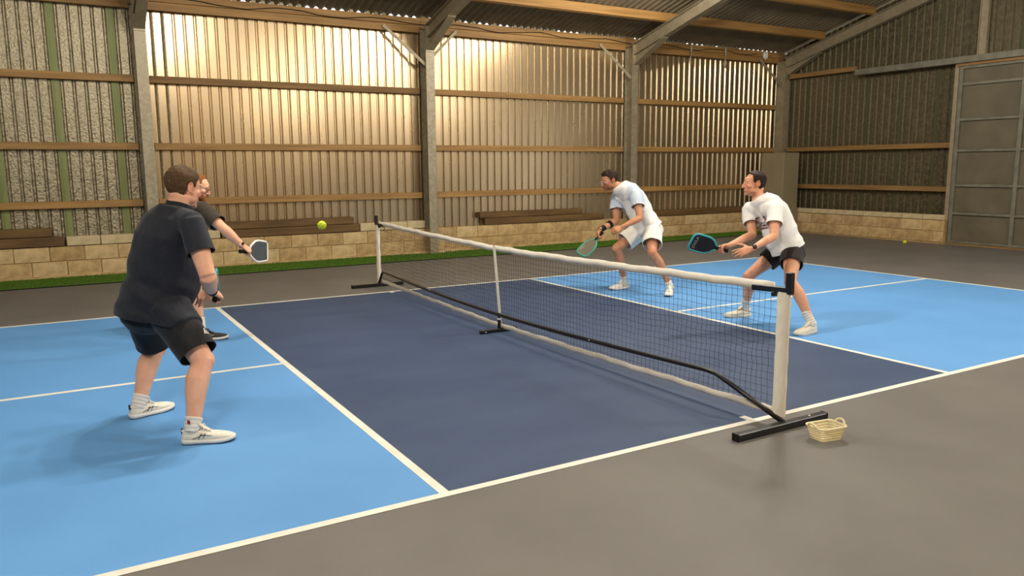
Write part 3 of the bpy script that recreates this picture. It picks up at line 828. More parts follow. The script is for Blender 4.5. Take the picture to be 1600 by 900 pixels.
TH_OPEN = [(0.62, 0.75, -0.2, 0.040), (0.8, 0.55, -0.1, 0.032), (0.9, 0.35, -0.05, 0.024)]
TH_FIST = [(0.6, 0.45, -0.6, 0.036), (0.8, -0.3, -0.6, 0.030), (0.6, -0.7, -0.3, 0.022)]

def head_geo(q, H, R, C7, neck_r, jaw=1.0):
    def T(p): return Vector(H) + R @ Vector(p)      # x right, y forward, z up
    def S(v): return R @ Vector(v)
    def E(c, r): q.ball(T(c), r, M=R.to_4x4(), n=20, m=14)
    E((0, -0.015, 0.030), (0.076, 0.097, 0.086))
    zz = [(0.06, 0.066, 0.066, 0.022), (0.03, 0.068, 0.074, 0.020), (0.0, 0.067, 0.074, 0.021), (-0.03, 0.064 * jaw, 0.071, 0.023), (-0.06, 0.058 * jaw, 0.064, 0.027), (-0.085, 0.048 * jaw, 0.055, 0.034), (-0.106, 0.034 * jaw, 0.04, 0.044)]
    q.loft([T((0, y, z)) for z, a, b_, y in zz], [(a, b_) for z, a, b_, y in zz], S((1, 0, 0)), 24, 0.4)
    E((0, 0.078, -0.102), (0.023, 0.017, 0.017)); E((0, -0.048, -0.040), (0.052, 0.050, 0.060))
    for s in (-1, 1):
        E((s * 0.03, 0.0815, 0.025), (0.028, 0.0115, 0.009))          # brow
        E((s * 0.040, 0.057, -0.024), (0.027, 0.025, 0.024))         # cheek
        E((s * 0.032, 0.0785, 0.009), (0.017, 0.012, 0.008))          # upper lid
        E((s * 0.032, 0.0775, -0.011), (0.017, 0.011, 0.008))         # lower lid
        E((s * 0.0115, 0.100, -0.036), (0.0085, 0.011, 0.0075))      # nostril wing
        E((s * 0.046 * jaw, 0.022, -0.066), (0.016, 0.036, 0.026))     # jaw angle
        # ear: bowl, rim and lobe
        c = Vector((s * 0.076, -0.012, -0.004)); pts = []
        for k in range(11):
            a = math.radians(-70 + 26 * k); pts.append(T(c + Vector((s * (0.010 + 0.004 * math.sin(a)), -0.006 + 0.018 * -math.cos(a) * (1 if k < 6 else 0.8), 0.004 + 0.031 * math.sin(a)))))
        q.loft(pts, [(0.0042, 0.0042)] * 11, S((1, 0, 0)), 8, 0.5)
        E((s * 0.079, -0.014, 0.0), (0.005, 0.016, 0.026)); E((s * 0.079, -0.006, -0.030), (0.005, 0.008, 0.009)); E((s * 0.074, 0.004, -0.004), (0.006, 0.006, 0.008))
    bone(q, T((0, 0.086, 0.022)), T((0, 0.110, -0.033)), [(0, 0.010, 0.009), (0.4, 0.010, 0.011), (0.8, 0.012, 0.013), (1, 0.0125, 0.012)], S((1, 0, 0)), 12)
    E((0, 0.1095, -0.033), (0.012, 0.012, 0.010))
    E((0, 0.0885, -0.060), (0.024, 0.011, 0.0065)); E((0, 0.0885, -0.0725), (0.021, 0.011, 0.0075)); E((0, 0.080, -0.066), (0.032, 0.014, 0.026))
    # neck
    top = T((0, -0.022, -0.045)); low = Vector(C7) + S((0, 0.035, -0.03))
    q.loft([top, top.lerp(low, 0.35), top.lerp(low, 0.7), low, low + (low - top) * 0.35], [(0.056 * neck_r, 0.060 * neck_r), (0.055 * neck_r, 0.058 * neck_r), (0.058 * neck_r, 0.06 * neck_r), (0.075 * neck_r, 0.066 * neck_r), (0.10 * neck_r, 0.07 * neck_r)], S((1, 0, 0)), 20, 0.3)

M_SKIN = {}
def skin(name, c, c2):
    m = mat('skin_' + name, c, 0.5, col2=c2, scale=14, detail=5, bump=0.08, bscale=160, sub=0.12, attr='tint', spec=0.35); return m

def hair_shell(H, R, keep, thick, seed, amp=0.004):
    """short hair: a thick shell over the cranium, kept where keep(x,y,z) says"""
    nu, nv = 150, 90; vs = []; idx = {}; fs = []; grid = {}
    for i in range(nv + 1):
        ph = -math.pi / 2 + math.pi * i / nv
        for k in range(nu):
            th = 2 * math.pi * k / nu
            d = (math.cos(ph) * math.cos(th), math.cos(ph) * math.sin(th), math.sin(ph)); grid[i, k] = d
    arr = np.array([grid[i, k] for i in range(nv + 1) for k in range(nu)])
    base = arr * np.array([0.077, 0.098, 0.087]); base[:, 2] = np.where(arr[:, 2] < 0, arr[:, 2] * 0.13, base[:, 2]); base[:, 0] *= np.where(arr[:, 2] < -0.3, 0.93, 1.0); base += np.array([0, -0.015, 0.030])
    # follow the neck and skull sides a little below the widest point
    t = np.array([thick(*p) for p in base]); nz = vnoise(base, 95, seed) + 0.6 * vnoise(base, 210, seed + 1)
    top = base + arr * (t + amp * nz * np.clip(t / 0.008, 0.2, 1))[:, None]
    ok = np.array([keep(*p) for p in base])
    def vid(i, k, inner):
        key = (i, k % nu, inner)
        if key not in idx:
            j = i * nu + k % nu; p = base[j] - arr[j] * 0.004 if inner else top[j]
            idx[key] = len(vs); vs.append(Vector(H) + R @ Vector(p))
        return idx[key]
    F = {}
    for i in range(nv):
        for k in range(nu):
            c = [i * nu + k, i * nu + (k + 1) % nu, (i + 1) * nu + (k + 1) % nu, (i + 1) * nu + k]
            if all(ok[j] for j in c): F[i, k] = 1
    for (i, k) in F:
        q4 = [(i, k), (i, k + 1), (i + 1, k + 1), (i + 1, k)]
        fs.append(tuple(vid(a, b_, 0) for a, b_ in q4)); fs.append(tuple(vid(a, b_, 1) for a, b_ in reversed(q4)))
        for (di, dk, e0, e1) in ((-1, 0, 0, 1), (0, 1, 1, 2), (1, 0, 2, 3), (0, -1, 3, 0)):
            if (i + di, (k + dk) % nu) not in F:
                a, b_ = q4[e0], q4[e1]; fs.append((vid(*b_, 0), vid(*a, 0), vid(*a, 1), vid(*b_, 1)))
    q = MB(); q.add(vs, fs); return q

def decal(polys, project, name, m, parent, tgt, lift=0.0015, cuts=2, ray=None):
    """flat print laid on a garment: 2-D polygons -> project(u,v) gives a start point, snapped to the cloth"""
    dg = bpy.context.evaluated_depsgraph_get(); bvh = BVHTree.FromPolygons([v.co.copy() for v in tgt.vertices], [tuple(p.vertices) for p in tgt.polygons])
    bm = bmesh.new()
    for poly in polys:
        vv = [bm.verts.new((u, v, 0)) for u, v in poly]
        try: bm.faces.new(vv)
        except ValueError: pass
    bmesh.ops.triangulate(bm, faces=bm.faces)
    bmesh.ops.subdivide_edges(bm, edges=bm.edges, cuts=cuts, use_grid_fill=True)
    for v in bm.verts:
        p = project(v.co.x, v.co.y); hit = bvh.ray_cast(p, ray) if ray is not None else bvh.find_nearest(p)
        if hit[0] is None: hit = bvh.find_nearest(p)
        v.co = hit[0] + (hit[1] if hit[1].dot(p - hit[0]) >= 0 else -hit[1]) * lift
    me = bpy.data.meshes.new(name); bm.to_mesh(me); bm.free()
    return link(name, me, m, parent)

def text_polys(txt, size):
    """triangles of a line of lettering, centred"""
    cu = bpy.data.curves.new('t', 'FONT'); cu.body = txt; cu.size = size; cu.align_x = 'CENTER'; cu.align_y = 'CENTER'; cu.resolution_u = 3; cu.fill_mode = 'FRONT'
    o = bpy.data.objects.new('t', cu); COL.objects.link(o)
    dg = bpy.context.evaluated_depsgraph_get(); me = bpy.data.meshes.new_from_object(o.evaluated_get(dg))
    polys = [[(me.vertices[i].co.x, me.vertices[i].co.y) for i in p.vertices] for p in me.polygons]
    bpy.data.objects.remove(o); bpy.data.curves.remove(cu); return polys

# ------------------------------------------------------------------ shoes
def shoe(parent, heel, head_deg, pitch_deg, roll, style, s=1.0):
    """low court shoe; heel = floor point under the heel, heading in degrees, pitch lifts the heel"""
    upper_m, sole_m, out_m, lace_m, stripe_m, lin_m = style
    Mx = Matrix.Translation(Vector(heel)) @ Matrix.Rotation(math.radians(head_deg), 4, 'Z') @ Matrix.Translation((0.2 * s, 0, 0)) @ Matrix.Rotation(math.radians(pitch_deg), 4, 'Y') @ Matrix.Translation((-0.2 * s, 0, 0)) @ Matrix.Scale(s, 4)
    def put_(q, name, m, par, sm=True):
        q.v = [tuple(Mx @ Vector(v)) for v in q.v]; return q.build(name, m, par, sm)
    # stations along the foot: x, half width, top height, lateral shift
    st = [(0.000, 0.020, 0.060, 0), (0.008, 0.030, 0.083, 0), (0.03, 0.036, 0.086, 0), (0.06, 0.038, 0.074, 0), (0.09, 0.039, 0.082, 0), (0.12, 0.042, 0.084, 0.002), (0.15, 0.045, 0.070, 0.003), (0.19, 0.049, 0.064, 0.004), (0.225, 0.047, 0.058, 0.003), (0.255, 0.041, 0.052, 0.001), (0.275, 0.030, 0.046, 0), (0.286, 0.014, 0.038, 0)]
    q = MB(); ring = 20; vs = []; fs = []
    for i, (x, w, h, sh) in enumerate(st):
        for k in range(ring):
            a = 2 * math.pi * k / ring; c, d = math.cos(a), math.sin(a)
            yy = w * math.copysign(abs(c) ** 0.75, c); mid = 0.018 + (h - 0.018) * 0.42
            zz = mid + (h - mid) * math.copysign(abs(d) ** 0.9, d) if d > 0 else mid + (mid - 0.016) * math.copysign(abs(d) ** 0.55, d)
            if d > 0: yy *= 1 - 0.25 * d * d
            vs.append((x, yy + sh, zz))
        if i:
            for k in range(ring): fs.append(((i - 1) * ring + k, i * ring + k, i * ring + (k + 1) % ring, (i - 1) * ring + (k + 1) % ring))
    fs.append(tuple(range(ring))); fs.append(tuple((len(st) - 1) * ring + k for k in range(ring))[::-1])
    q.add(vs, fs); up = put_(q, 'shoe', upper_m, parent)
    # sole: outline swept in two layers
    ol = [(-0.006, 0.0), (-0.002, 0.024), (0.015, 0.037), (0.05, 0.041), (0.09, 0.040), (0.13, 0.044), (0.18, 0.052), (0.22, 0.051), (0.255, 0.043), (0.28, 0.028), (0.291, 0.010)]
    full = ol + [(x, -y) for x, y in reversed(ol)][:-1]
    def layer(z0f, z1f, grow):
        n_ = len(full); q = MB(); a = [(x + (grow if x > 0.14 else -grow), y * (1 + grow * 12), z0f(x)) for x, y in full]; b_ = [(x, y, z1f(x)) for x, y in full]
        q.add(a + b_, [tuple(range(n_))[::-1], tuple(range(n_, 2 * n_))] + [(i, (i + 1) % n_, n_ + (i + 1) % n_, n_ + i) for i in range(n_)]); return q
    spring = lambda x: 0.012 * max(0, (x - 0.19) / 0.1) ** 2
    put_(layer(lambda x: 0.006 + spring(x), lambda x: 0.026 + 0.006 * (x < 0.06) + spring(x), 0.001), 'sole', sole_m, up)
    put_(layer(lambda x: spring(x), lambda x: 0.008 + spring(x), 0.0), 'outsole', out_m, up)
    # ankle collar, tongue and laces
    q = MB(); pts = []
    for k in range(20):
        a = 2 * math.pi * k / 20; pts.append((0.052 + 0.050 * math.cos(a), 0.031 * math.sin(a), 0.080 + 0.010 * math.cos(2 * a) + 0.008 * math.cos(a)))
    q.tube(pts, 0.0065, 8, closed=True); put_(q, 'collar', lin_m, up)
    q = MB(); q.loft([(0.155, 0.003, 0.070), (0.125, 0.002, 0.090), (0.105, 0, 0.106), (0.096, 0, 0.114)], [(0.018, 0.004), (0.021, 0.004), (0.022, 0.004), (0.019, 0.003)], (0, 1, 0), 10, 0.5); put_(q, 'tongue', upper_m, up)
    q = MB()
    for k in range(5):
        x = 0.108 + k * 0.017; z = 0.099 - k * 0.0085; q.tube([(x, -0.024, z - 0.012), (x + 0.004, 0, z + 0.001), (x, 0.026, z - 0.012)], 0.0027, 6)
    for sy in (-1, 1):
        q.tube([(0.108, 0, 0.104), (0.118, sy * 0.022, 0.108), (0.126, sy * 0.034, 0.094), (0.122, sy * 0.036, 0.082)], 0.002, 6)
    put_(q, 'laces', lace_m, up)
    for sy in (-1, 1):
        q = MB()
        for (x0, z0, x1, z1) in ((0.062, 0.036, 0.135, 0.062), (0.092, 0.032, 0.112, 0.066), (0.116, 0.034, 0.132, 0.064), (0.10, 0.058, 0.165, 0.050)):
            q.tube([(x0 + (x1 - x0) * t, sy * (0.0405 + 0.003 * (t) - 0.004 * abs(z0 + (z1 - z0) * t - 0.045) / 0.02), z0 + (z1 - z0) * t) for t in (0, 0.33, 0.66, 1)], 0.0018, 5)
        put_(q, 'side_stripe', stripe_m, up)
    q = MB(); q.box(-0.004, 0.004, -0.009, 0.009, 0.062, 0.092); put_(q, 'heel_tab', stripe_m, up, False)
    return up, Mx

# ------------------------------------------------------------------ paddles
def paddle(grip, axis, normal, face_m, edge_m, handle_m, lab, shape, neck=0.12, text=None, half_w=0.095, length=0.27):
    """grip point = middle of the handle; axis points to the head; normal = face direction"""
    a = Vector(axis).normalized(); nn = Vector(normal); nn = (nn - a * nn.dot(a)).normalized(); sd = a.cross(nn)
    R = Matrix((sd, a, nn)).transposed(); o = empty('pickleball_paddle', grip, lab, 'paddle', 'pickleball paddles')
    G = Vector(grip)
    def T(p): return G + R @ Vector(p)
    y0 = 0.065
    if shape == 'hex':
        out = [(0.018, 0), (0.055, 0.03), (half_w * 0.93, 0.085), (half_w, 0.13), (half_w * 0.9, length - 0.02), (half_w * 0.78, length)]
    else:
        out = [(0.017, 0), (0.028, 0.022), (0.058, 0.052), (half_w * 0.86, 0.082), (half_w * 0.97, 0.11), (half_w, 0.15), (half_w, length - 0.055), (half_w * 0.97, length - 0.034), (half_w * 0.89, length - 0.017), (half_w * 0.76, length - 0.006), (half_w * 0.58, length), (0.0, length + 0.001)]
    full = [(x, y0 + y) for x, y in out] + [(-x, y0 + y) for x, y in reversed(out) if x > 0]
    n_ = len(full); q = MB()
    q.add([T((x * 0.985, y, -0.0065)) for x, y in full] + [T((x * 0.985, y, 0.0065)) for x, y in full], [tuple(range(n_))[::-1], tuple(range(n_, 2 * n_))] + [(i, (i + 1) % n_, n_ + (i + 1) % n_, n_ + i) for i in range(n_)])
    fc = q.build('face', face_m, o)
    q = MB(); q.loft([T((x, y, 0)) for x, y in full], [(0.0105, 0.0105)] * n_, tuple(nn), 8, 0.3)
    q.build('edge_guard', edge_m, o, smooth=True)
    q = MB(); q.loft([T((0, y, 0)) for y in (-0.062, -0.055, -0.05, 0.03, 0.07, 0.082)], [(0.020, 0.017), (0.020, 0.017), (0.0165, 0.0135), (0.0165, 0.0135), (0.0165, 0.0125), (0.012, 0.009)], tuple(sd), 8, 0.15)
    hd = q.build('handle', handle_m, o)
    q = MB()
    for k in range(9):
        yy = -0.045 + 0.013 * k; pts = [T((0.0172 * math.cos(2 * math.pi * j / 12), yy + 0.006 * j / 12, 0.0142 * math.sin(2 * math.pi * j / 12))) for j in range(12)]
        q.tube(pts, 0.0008, 4)
    q.build('grip_wrap', M_RUBBER, hd)
    if text:
        for (txt, size, cy, cx, m, ang) in text:
            ca, sa = math.cos(ang), math.sin(ang)
            for zf in (0.0072, -0.0072):
                q = MB()
                for poly in text_polys(txt, size):
                    q.add([T(((cx + u * ca - v * sa) * (1 if zf > 0 else -1), cy + u * sa + v * ca, zf)) for u, v in poly], [tuple(range(len(poly)))])
                q.build('lettering', m, fc)
    return o

# ------------------------------------------------------------------ the person builder
def lerp(a, b_, t): return Vector(a).lerp(Vector(b_), t)
def person(lab, J, P):
    """J: joints in metres; P: build and clothing"""
    J = {k: Vector(v) for k, v in J.items()}
    hc = (J['hipR'] + J['hipL']) / 2; sc = (J['shR'] + J['shL']) / 2
    root = empty('person', (hc.x, hc.y, 0), lab, 'person')
    lh = (J['hipR'] - J['hipL']).normalized(); ls = (J['shR'] - J['shL']).normalized()
    c7 = J['c7']; up = (c7 - hc).normalized(); fwd = up.cross(lh).normalized()
    if fwd.dot(Vector(P['face'])) < 0: fwd = -fwd
    g = P.get('girth', 1.0); belly = P.get('belly', 0.0); lim = P.get('limb', 1.0); bow = P.get('bow', 0.04); hunch = P.get('hunch', 0.0)
    L = (c7 - hc).length
    # torso rings: t, half width, half depth, forward shift
    TR = [(-0.20, 0.085, 0.075, -0.01), (-0.10, 0.150 * g, 0.112 * g, -0.015), (0.02, 0.172 * g, 0.125 * g, -0.012), (0.16, 0.165 * g, 0.120 * g + belly * 0.6, belly * 0.5), (0.32, 0.155 * g, 0.113 * g + belly, belly * 0.8),
          (0.50, 0.160 * g, 0.115 * g + belly * 0.6, belly * 0.4 - bow), (0.68, 0.172 * g, 0.118 * g, -bow), (0.82, 0.170 * g, 0.105 * g, -bow * 0.7), (0.93, 0.135 * g, 0.082 * g, -bow * 0.2), (1.0, 0.085, 0.065, 0.0)]
    base_c = lerp(c7, sc, 0.45)
    def torso(grow, gd, rows):
        cs = []; rd = []; sd = []
        for t, a, d_, fs_ in rows:
            top = hc.lerp(c7 + fwd * 0.045, t); cs.append(top + fwd * fs_); rd.append((a + grow, d_ + gd)); sd.append(lh.lerp(ls, max(0, min(1, t * 1.15))).normalized())
        return cs, rd, sd
    # --- body
    q = MB(); cs, rd, sd = torso(0, 0, [(t, a * (0.93 if 0.05 < t < 0.9 else 0.97), d_ * (0.9 if 0.05 < t < 0.9 else 0.97), f_) for t, a, d_, f_ in TR]); q.loft(cs, rd, sd, 28, 0.5)
    R = P['head_R']; head_geo(q, J['head'], R, c7, P.get('neck', 1.0), P.get('jaw', 1.0))
    gl = lim
    for S in 'RL':
        sh, el, wr = J['sh' + S], J['el' + S], J['wr' + S]; hp, kn, ak = J['hip' + S], J['knee' + S], J['ank' + S]
        inn = sc.lerp(sh, 0.35)
        q.loft([inn, sh, lerp(sh, el, 0.12)], [(0.075 * g, 0.07), (0.066 * gl, 0.062 * gl), (0.058 * gl, 0.058 * gl)], tuple(up), 18, 0.6)
        bone(q, sh, el, [(0, 0.060 * gl, 0.058 * gl), (0.25, 0.056 * gl, 0.055 * gl), (0.55, 0.052 * gl, 0.051 * gl), (0.85, 0.044 * gl, 0.043 * gl), (1.0, 0.043 * gl, 0.042 * gl)], tuple(fwd), 16)
        bone(q, el, wr, [(-0.04, 0.041 * gl, 0.041 * gl), (0.12, 0.046 * gl, 0.044 * gl), (0.35, 0.045 * gl, 0.041 * gl), (0.7, 0.034 * gl, 0.031 * gl), (0.93, 0.029 * gl, 0.024 * gl), (1.02, 0.029 * gl, 0.022 * gl)], P['hand' + S]['z'], 16)
        h = P['hand' + S]; h['T'], h['Rm'] = hand(q, wr, h.get('x') or (wr - el), h['z'], S == 'L', h['flex'], h['thumb'], h.get('spread', 0), h.get('s', 1.0))
        kf = fwd
        bone(q, hp, kn, [(-0.06, 0.078 * gl, 0.086 * gl), (0.12, 0.092 * gl, 0.096 * gl), (0.4, 0.083 * gl, 0.086 * gl), (0.75, 0.064 * gl, 0.066 * gl), (0.95, 0.059 * gl, 0.060 * gl), (1.03, 0.054 * gl, 0.056 * gl)], tuple(lh), 18)
        d = (ak - kn).normalized(); calf = -(fwd - d * fwd.dot(d)).normalized()
        q.ball(kn - calf * 0.012, (0.052 * gl, 0.052 * gl, 0.056 * gl))
        th = d.cross(calf)
        cs = []; rd = []
        for t, r1, r2, of in ((-0.03, 0.054, 0.054, 0), (0.12, 0.056, 0.056, 0.006), (0.30, 0.060, 0.061, 0.016), (0.48, 0.055, 0.055, 0.014), (0.7, 0.043, 0.044, 0.006), (0.88, 0.035, 0.038, 0.002), (1.0, 0.034, 0.039, 0), (1.08, 0.033, 0.038, 0)):
            cs.append(kn.lerp(ak, t) + calf * of); rd.append((r1 * gl, r2 * gl))
        q.loft(cs, rd, tuple(th), 18, 0.5)
        fd = Vector((math.cos(math.radians(P['foot' + S][1])), math.sin(math.radians(P['foot' + S][1])), 0))
        q.loft([ak - fd * 0.02 + Vector((0, 0, -0.03)), ak + fd * 0.05 + Vector((0, 0, -0.045)), ak + fd * 0.12 + Vector((0, 0, -0.055))], [(0.03, 0.024), (0.03, 0.02), (0.03, 0.012)], tuple(fd.cross(Vector((0, 0, 1)))), 12)
    me = remeshed(q, 0.0045, 4, 0.5); v = getv(me)
    # tint: flushed cheeks, knees and elbows, lips, stubble
    col = np.ones((len(v), 3)); hl = (v - np.array(J['head'])) @ np.array(R)      # head-local coordinates
    def blend(w, c):
        nonlocal col; w = np.clip(w, 0, 1)[:, None]; col = col * (1 - w) + np.array(c) * col * w
    inh = (np.abs(hl[:, 2]) < 0.14) & (np.abs(hl[:, 1]) < 0.16) & (np.abs(hl[:, 0]) < 0.1)
    def gs(c, r): d_ = (hl - np.array(c)) / np.array(r); return np.exp(-(d_ ** 2).sum(1)) * inh
    for s in (-1, 1):
        blend(gs((s * 0.048, 0.07, -0.025), (0.03, 0.04, 0.025)) * 0.6, (1.0, 0.78, 0.74)); blend(gs((s * 0.082, -0.012, -0.002), (0.02, 0.03, 0.04)) * 0.8, (1.0, 0.74, 0.7))
        blend(gs((s * 0.032, 0.095, 0.0), (0.02, 0.03, 0.009)) * 0.55, (0.62, 0.5, 0.46))
    blend(gs((0, 0.112, -0.036), (0.018, 0.02, 0.015)) * 0.5, (1.0, 0.78, 0.74))
    blend(gs((0, 0.098, -0.066), (0.024, 0.02, 0.0085)) * 0.9, (0.86, 0.58, 0.55)); blend(gs((0, 0.098, -0.0665), (0.022, 0.02, 0.0022)) * 0.9, (0.4, 0.25, 0.23))
    stub = P.get('stubble', 0.0)
    if stub:
        w = ((hl[:, 2] < -0.045) & (hl[:, 2] > -0.125) & (hl[:, 1] > -0.01) & inh) * np.clip((-0.045 - hl[:, 2]) / 0.02, 0, 1) * np.clip((hl[:, 1] + 0.01) / 0.02, 0, 1)
        blend(w * stub, P.get('stubble_col', (0.55, 0.47, 0.42)))
    for kx, w0 in (('kneeR', .35), ('kneeL', .35), ('elR', .25), ('elL', .25)):
        d_ = np.linalg.norm(v - np.array(J[kx]), axis=1); blend(np.exp(-(d_ / 0.07) ** 2) * w0, (1.0, 0.80, 0.74))
    for S in 'RL':
        d_ = np.linalg.norm(v - np.array(P['hand' + S]['T']((0.09, 0, -0.02))), axis=1); blend(np.exp(-(d_ / 0.07) ** 2) * 0.5, (1.0, 0.80, 0.75))
    blend(0.10 * (vnoise(v, 30, 5) * 0.5 + 0.5), (1.0, 0.84, 0.8))
    setcol(me, col); link('body', me, P['skin'], root, True)
    # --- eyes and eyebrows
    for s in (-1, 1):
        q = MB(); q.ball(J['head'] + R @ Vector((s * 0.032, 0.0788, -0.001)), 0.0118, n=16, m=10); ey = q.build('eye', mat('eye_white', (196, 184, 172), 0.4), root, True)
        q = MB(); q.ball(J['head'] + R @ Vector((s * 0.0325, 0.0872, -0.001)), (0.0050, 0.0040, 0.0050), M=R.to_4x4(), n=12, m=8); q.build('iris', mat('iris', (52, 40, 30), 0.2), ey, True)
        q = MB(); q.loft([J['head'] + R @ Vector((s * x, y, z)) for x, y, z in ((0.012, 0.0905, 0.025), (0.026, 0.0905, 0.0295), (0.04, 0.0845, 0.029), (0.052, 0.0725, 0.023))], [(0.0035, 0.0025), (0.0045, 0.003), (0.004, 0.003), (0.002, 0.002)], tuple(R @ Vector((0, 0, 1))), 8)
        q.build('eyebrow', P['hair_m'], root, True)
    # --- hair
    hb = hair_shell(J['head'], R, P['hair_keep'], P['hair_thick'], 3, P.get('hair_amp', 0.003)); hb.build('hair', P['hair_m'], root, True)
    # --- shirt
    sl = P['shirt']; q = MB(); e_ = sl['ease']
    rows = []
    hemt = sl['hem']
    for t, a, d_, f_ in [(hemt - 0.12, 0.174 * g, 0.132 * g, -0.012), (hemt, 0.177 * g, 0.133 * g + belly * 0.2, -0.010)] + [(0.02, 0.178 * g, 0.131 * g + belly * 0.3, -0.008), (0.16, 0.174 * g, 0.126 * g + belly * 0.6, belly * 0.5 - bow * 0.2), (0.32, 0.171 * g, 0.122 * g + belly, belly * 0.8 - bow * 0.5), (0.50, 0.171 * g, 0.120 * g + belly * 0.6, belly * 0.4 - bow * 0.9)] + [r_ for r_ in TR if 0.6 < r_[0] < 0.95] + [(0.97, 0.115, 0.07, 0.0), (1.0, 0.082, 0.062, 0.0)]:
        low = max(0, min(1, (0.55 - t) / 0.5)); rows.append((t, a + e_ * (0.5 + 0.25 * low), d_ + e_ * (0.5 + 0.4 * low), f_))
    cs, rd, sd = torso(0, 0, rows)
    if sl.get('sag'):
        cs = [c + Vector((0, 0, -1)) * sl['sag'] * max(0, math.sin(math.pi * min(1, max(0, (r_[0] + 0.1) / 1.0)))) for c, r_ in zip(cs, rows)]
    q.loft(cs, rd, sd, 32, 0.2)
    for S in ('RL' if sl.get('drape') else ''):
        rr = 0.098 * gl + P['shorts']['ease'] + 0.006
        bone(q, J['hip' + S], J['knee' + S], [(-0.10, rr * 0.8, rr * 0.85), (0.1, rr, rr * 1.05), (0.45, rr * 0.97, rr)], tuple(lh), 22)
    hems = [(hc.lerp(c7 + fwd * 0.045, hemt), tuple(-(up + fwd * sl.get('hem_tilt', 0))), 0.42)]
    for S in 'RL':
        sh, el = J['sh' + S], J['el' + S]; inn = sc.lerp(sh, 0.3); w = sl['sleeve_w']; ln_ = sl['sleeve']
        q.loft([inn, sh + (sh - inn) * 0.05, lerp(sh, el, 0.1)], [(0.088 * g, 0.078), (0.076 * w, 0.072 * w), (0.073 * w, 0.071 * w)], tuple(up), 20, 0.5)
        bone(q, sh, el, [(-0.05, 0.072 * w, 0.070 * w), (0.2, 0.073 * w, 0.072 * w), (0.5, 0.077 * w, 0.076 * w), (ln_ + 0.08, 0.080 * w, 0.079 * w)], tuple(fwd), 20)
        ax = (el - sh).normalized(); hems.append((lerp(sh, el, ln_), tuple(ax), 0.100 * w))
    me = remeshed(q, 0.0065, 5, 0.5); v = getv(me); nn = normals(me)
    rel = (v - np.array(hc)); tt = rel @ np.array(up) / L
    # folds: creases across the waist, tension lines from the shoulders, fine crumple
    ax_l = rel @ np.array(lh); ax_f = rel @ np.array(fwd)
    crease = np.sin((tt * 26 + ax_l * 7 + ax_f * 9 + 1.6 * vnoise(v, 9, 2)) * 1.0); crease = np.sign(crease) * np.abs(crease) ** 1.3
    mask = np.clip((0.62 - tt) / 0.3, 0, 1) * np.clip((tt - hemt + 0.02) / 0.08, 0.2, 1)
    tens = np.sin(ax_l * 46 + tt * 12 + ax_f * 30 + 2 * vnoise(v, 7, 4)) * np.clip((tt - 0.3) / 0.3, 0, 1) * 0.25
    disp = sl['fold'] * (crease * mask * (0.6 + 0.4 * vnoise(v, 12, 8)) + tens + 0.45 * vnoise(v, 24, 6) + 0.25 * vnoise(v, 60, 7) + 0.5)
    setv(me, v + nn * disp[:, None])
    cut(me, hems)
    # neckline
    nk = J['head'].lerp(c7, 0.80); ndir = ((J['head'] + R @ Vector((0, -0.03, -0.05)) - (c7 + fwd * 0.03)).normalized() + up * 0.8).normalized()
    loop = neck_hole(me, c7 + fwd * sl.get('neck_c', 0.040), ndir, sl.get('neck_r', 0.074), fwd)
    v = getv(me); rel = v - np.array(hc); tt = rel @ np.array(up) / L
    colr = np.ones((len(v), 3))
    if sl.get('paint') is not None: colr = sl['paint'](v, tt, rel @ np.array(lh), rel @ np.array(fwd), J)
    setcol(me, colr); me2 = solid(me, 0.0035); shirt = link('shirt', me2, sl['mat'], root, True)
    P['shirt_o'] = shirt; P['axes'] = (hc, up, fwd, lh, c7)
    qq = MB()
    if sl.get('collar'):
        qq.loft([c + ndir * 0.000 for c in loop + loop[:1]], [(0.024, 0.008)] * (len(loop) + 1), tuple(ndir), 10, 0.0)
    else:
        qq.tube(loop, 0.0062, 8, closed=True)
    co = qq.build('collar' if sl.get('collar') else 'neckband', sl['mat'], shirt, True); setcol(co.data, np.ones((len(co.data.vertices), 3)))
    # --- shorts
    so = P['shorts']; q = MB(); ez = so['ease']
    rows = [(0.16, 0.150 * g, 0.108 * g + belly * 0.4, belly * 0.4), (0.08, 0.168 * g + 0.002, 0.120 * g + 0.002 + belly * 0.2, 0), (0.0, 0.172 * g + 0.005, 0.126 * g + 0.005, -0.012), (-0.1, 0.160 * g + ez, 0.122 * g + ez, -0.015), (-0.18, 0.145 * g + ez * 0.5, 0.115 * g + ez * 0.5, -0.01), (-0.25, 0.10 * g, 0.085 * g, 0.0)]
    cs, rd, sd = torso(0, 0, rows); q.loft(cs, rd, sd, 28, 0.3); hems = []
    for S in 'RL':
        hp, kn = J['hip' + S], J['knee' + S]; ln_ = so['len']
        bone(q, hp, kn, [(-0.04, 0.082 * gl + ez, 0.090 * gl + ez), (0.15, 0.098 * gl + ez, 0.104 * gl + ez), (0.5, 0.096 * gl * so['flare'] + ez, 0.102 * gl * so['flare'] + ez), (ln_ + 0.12, 0.094 * gl * so['flare'] + ez, 0.100 * gl * so['flare'] + ez)], tuple(lh), 22)
        hems.append((lerp(hp, kn, ln_), tuple((kn - hp).normalized()), 0.142 * gl))
    me = remeshed(q, 0.0065, 5, 0.5); v = getv(me); nn = normals(me); rel = v - np.array(hc)
    fold = np.sin(rel @ np.array(up) * 52 + (rel @ np.array(lh)) * 20 + (rel @ np.array(fwd)) * 34 + 2.2 * vnoise(v, 10, 12))
    setv(me, v + nn * (so['fold'] * (0.6 * fold + 0.7 * vnoise(v, 22, 13)))[:, None]); cut(me, hems)
    v = getv(me); colr = np.ones((len(v), 3))
    setcol(me, colr); shorts = link('shorts', solid(me, 0.0035), so['mat'], root, True); P['shorts_o'] = shorts
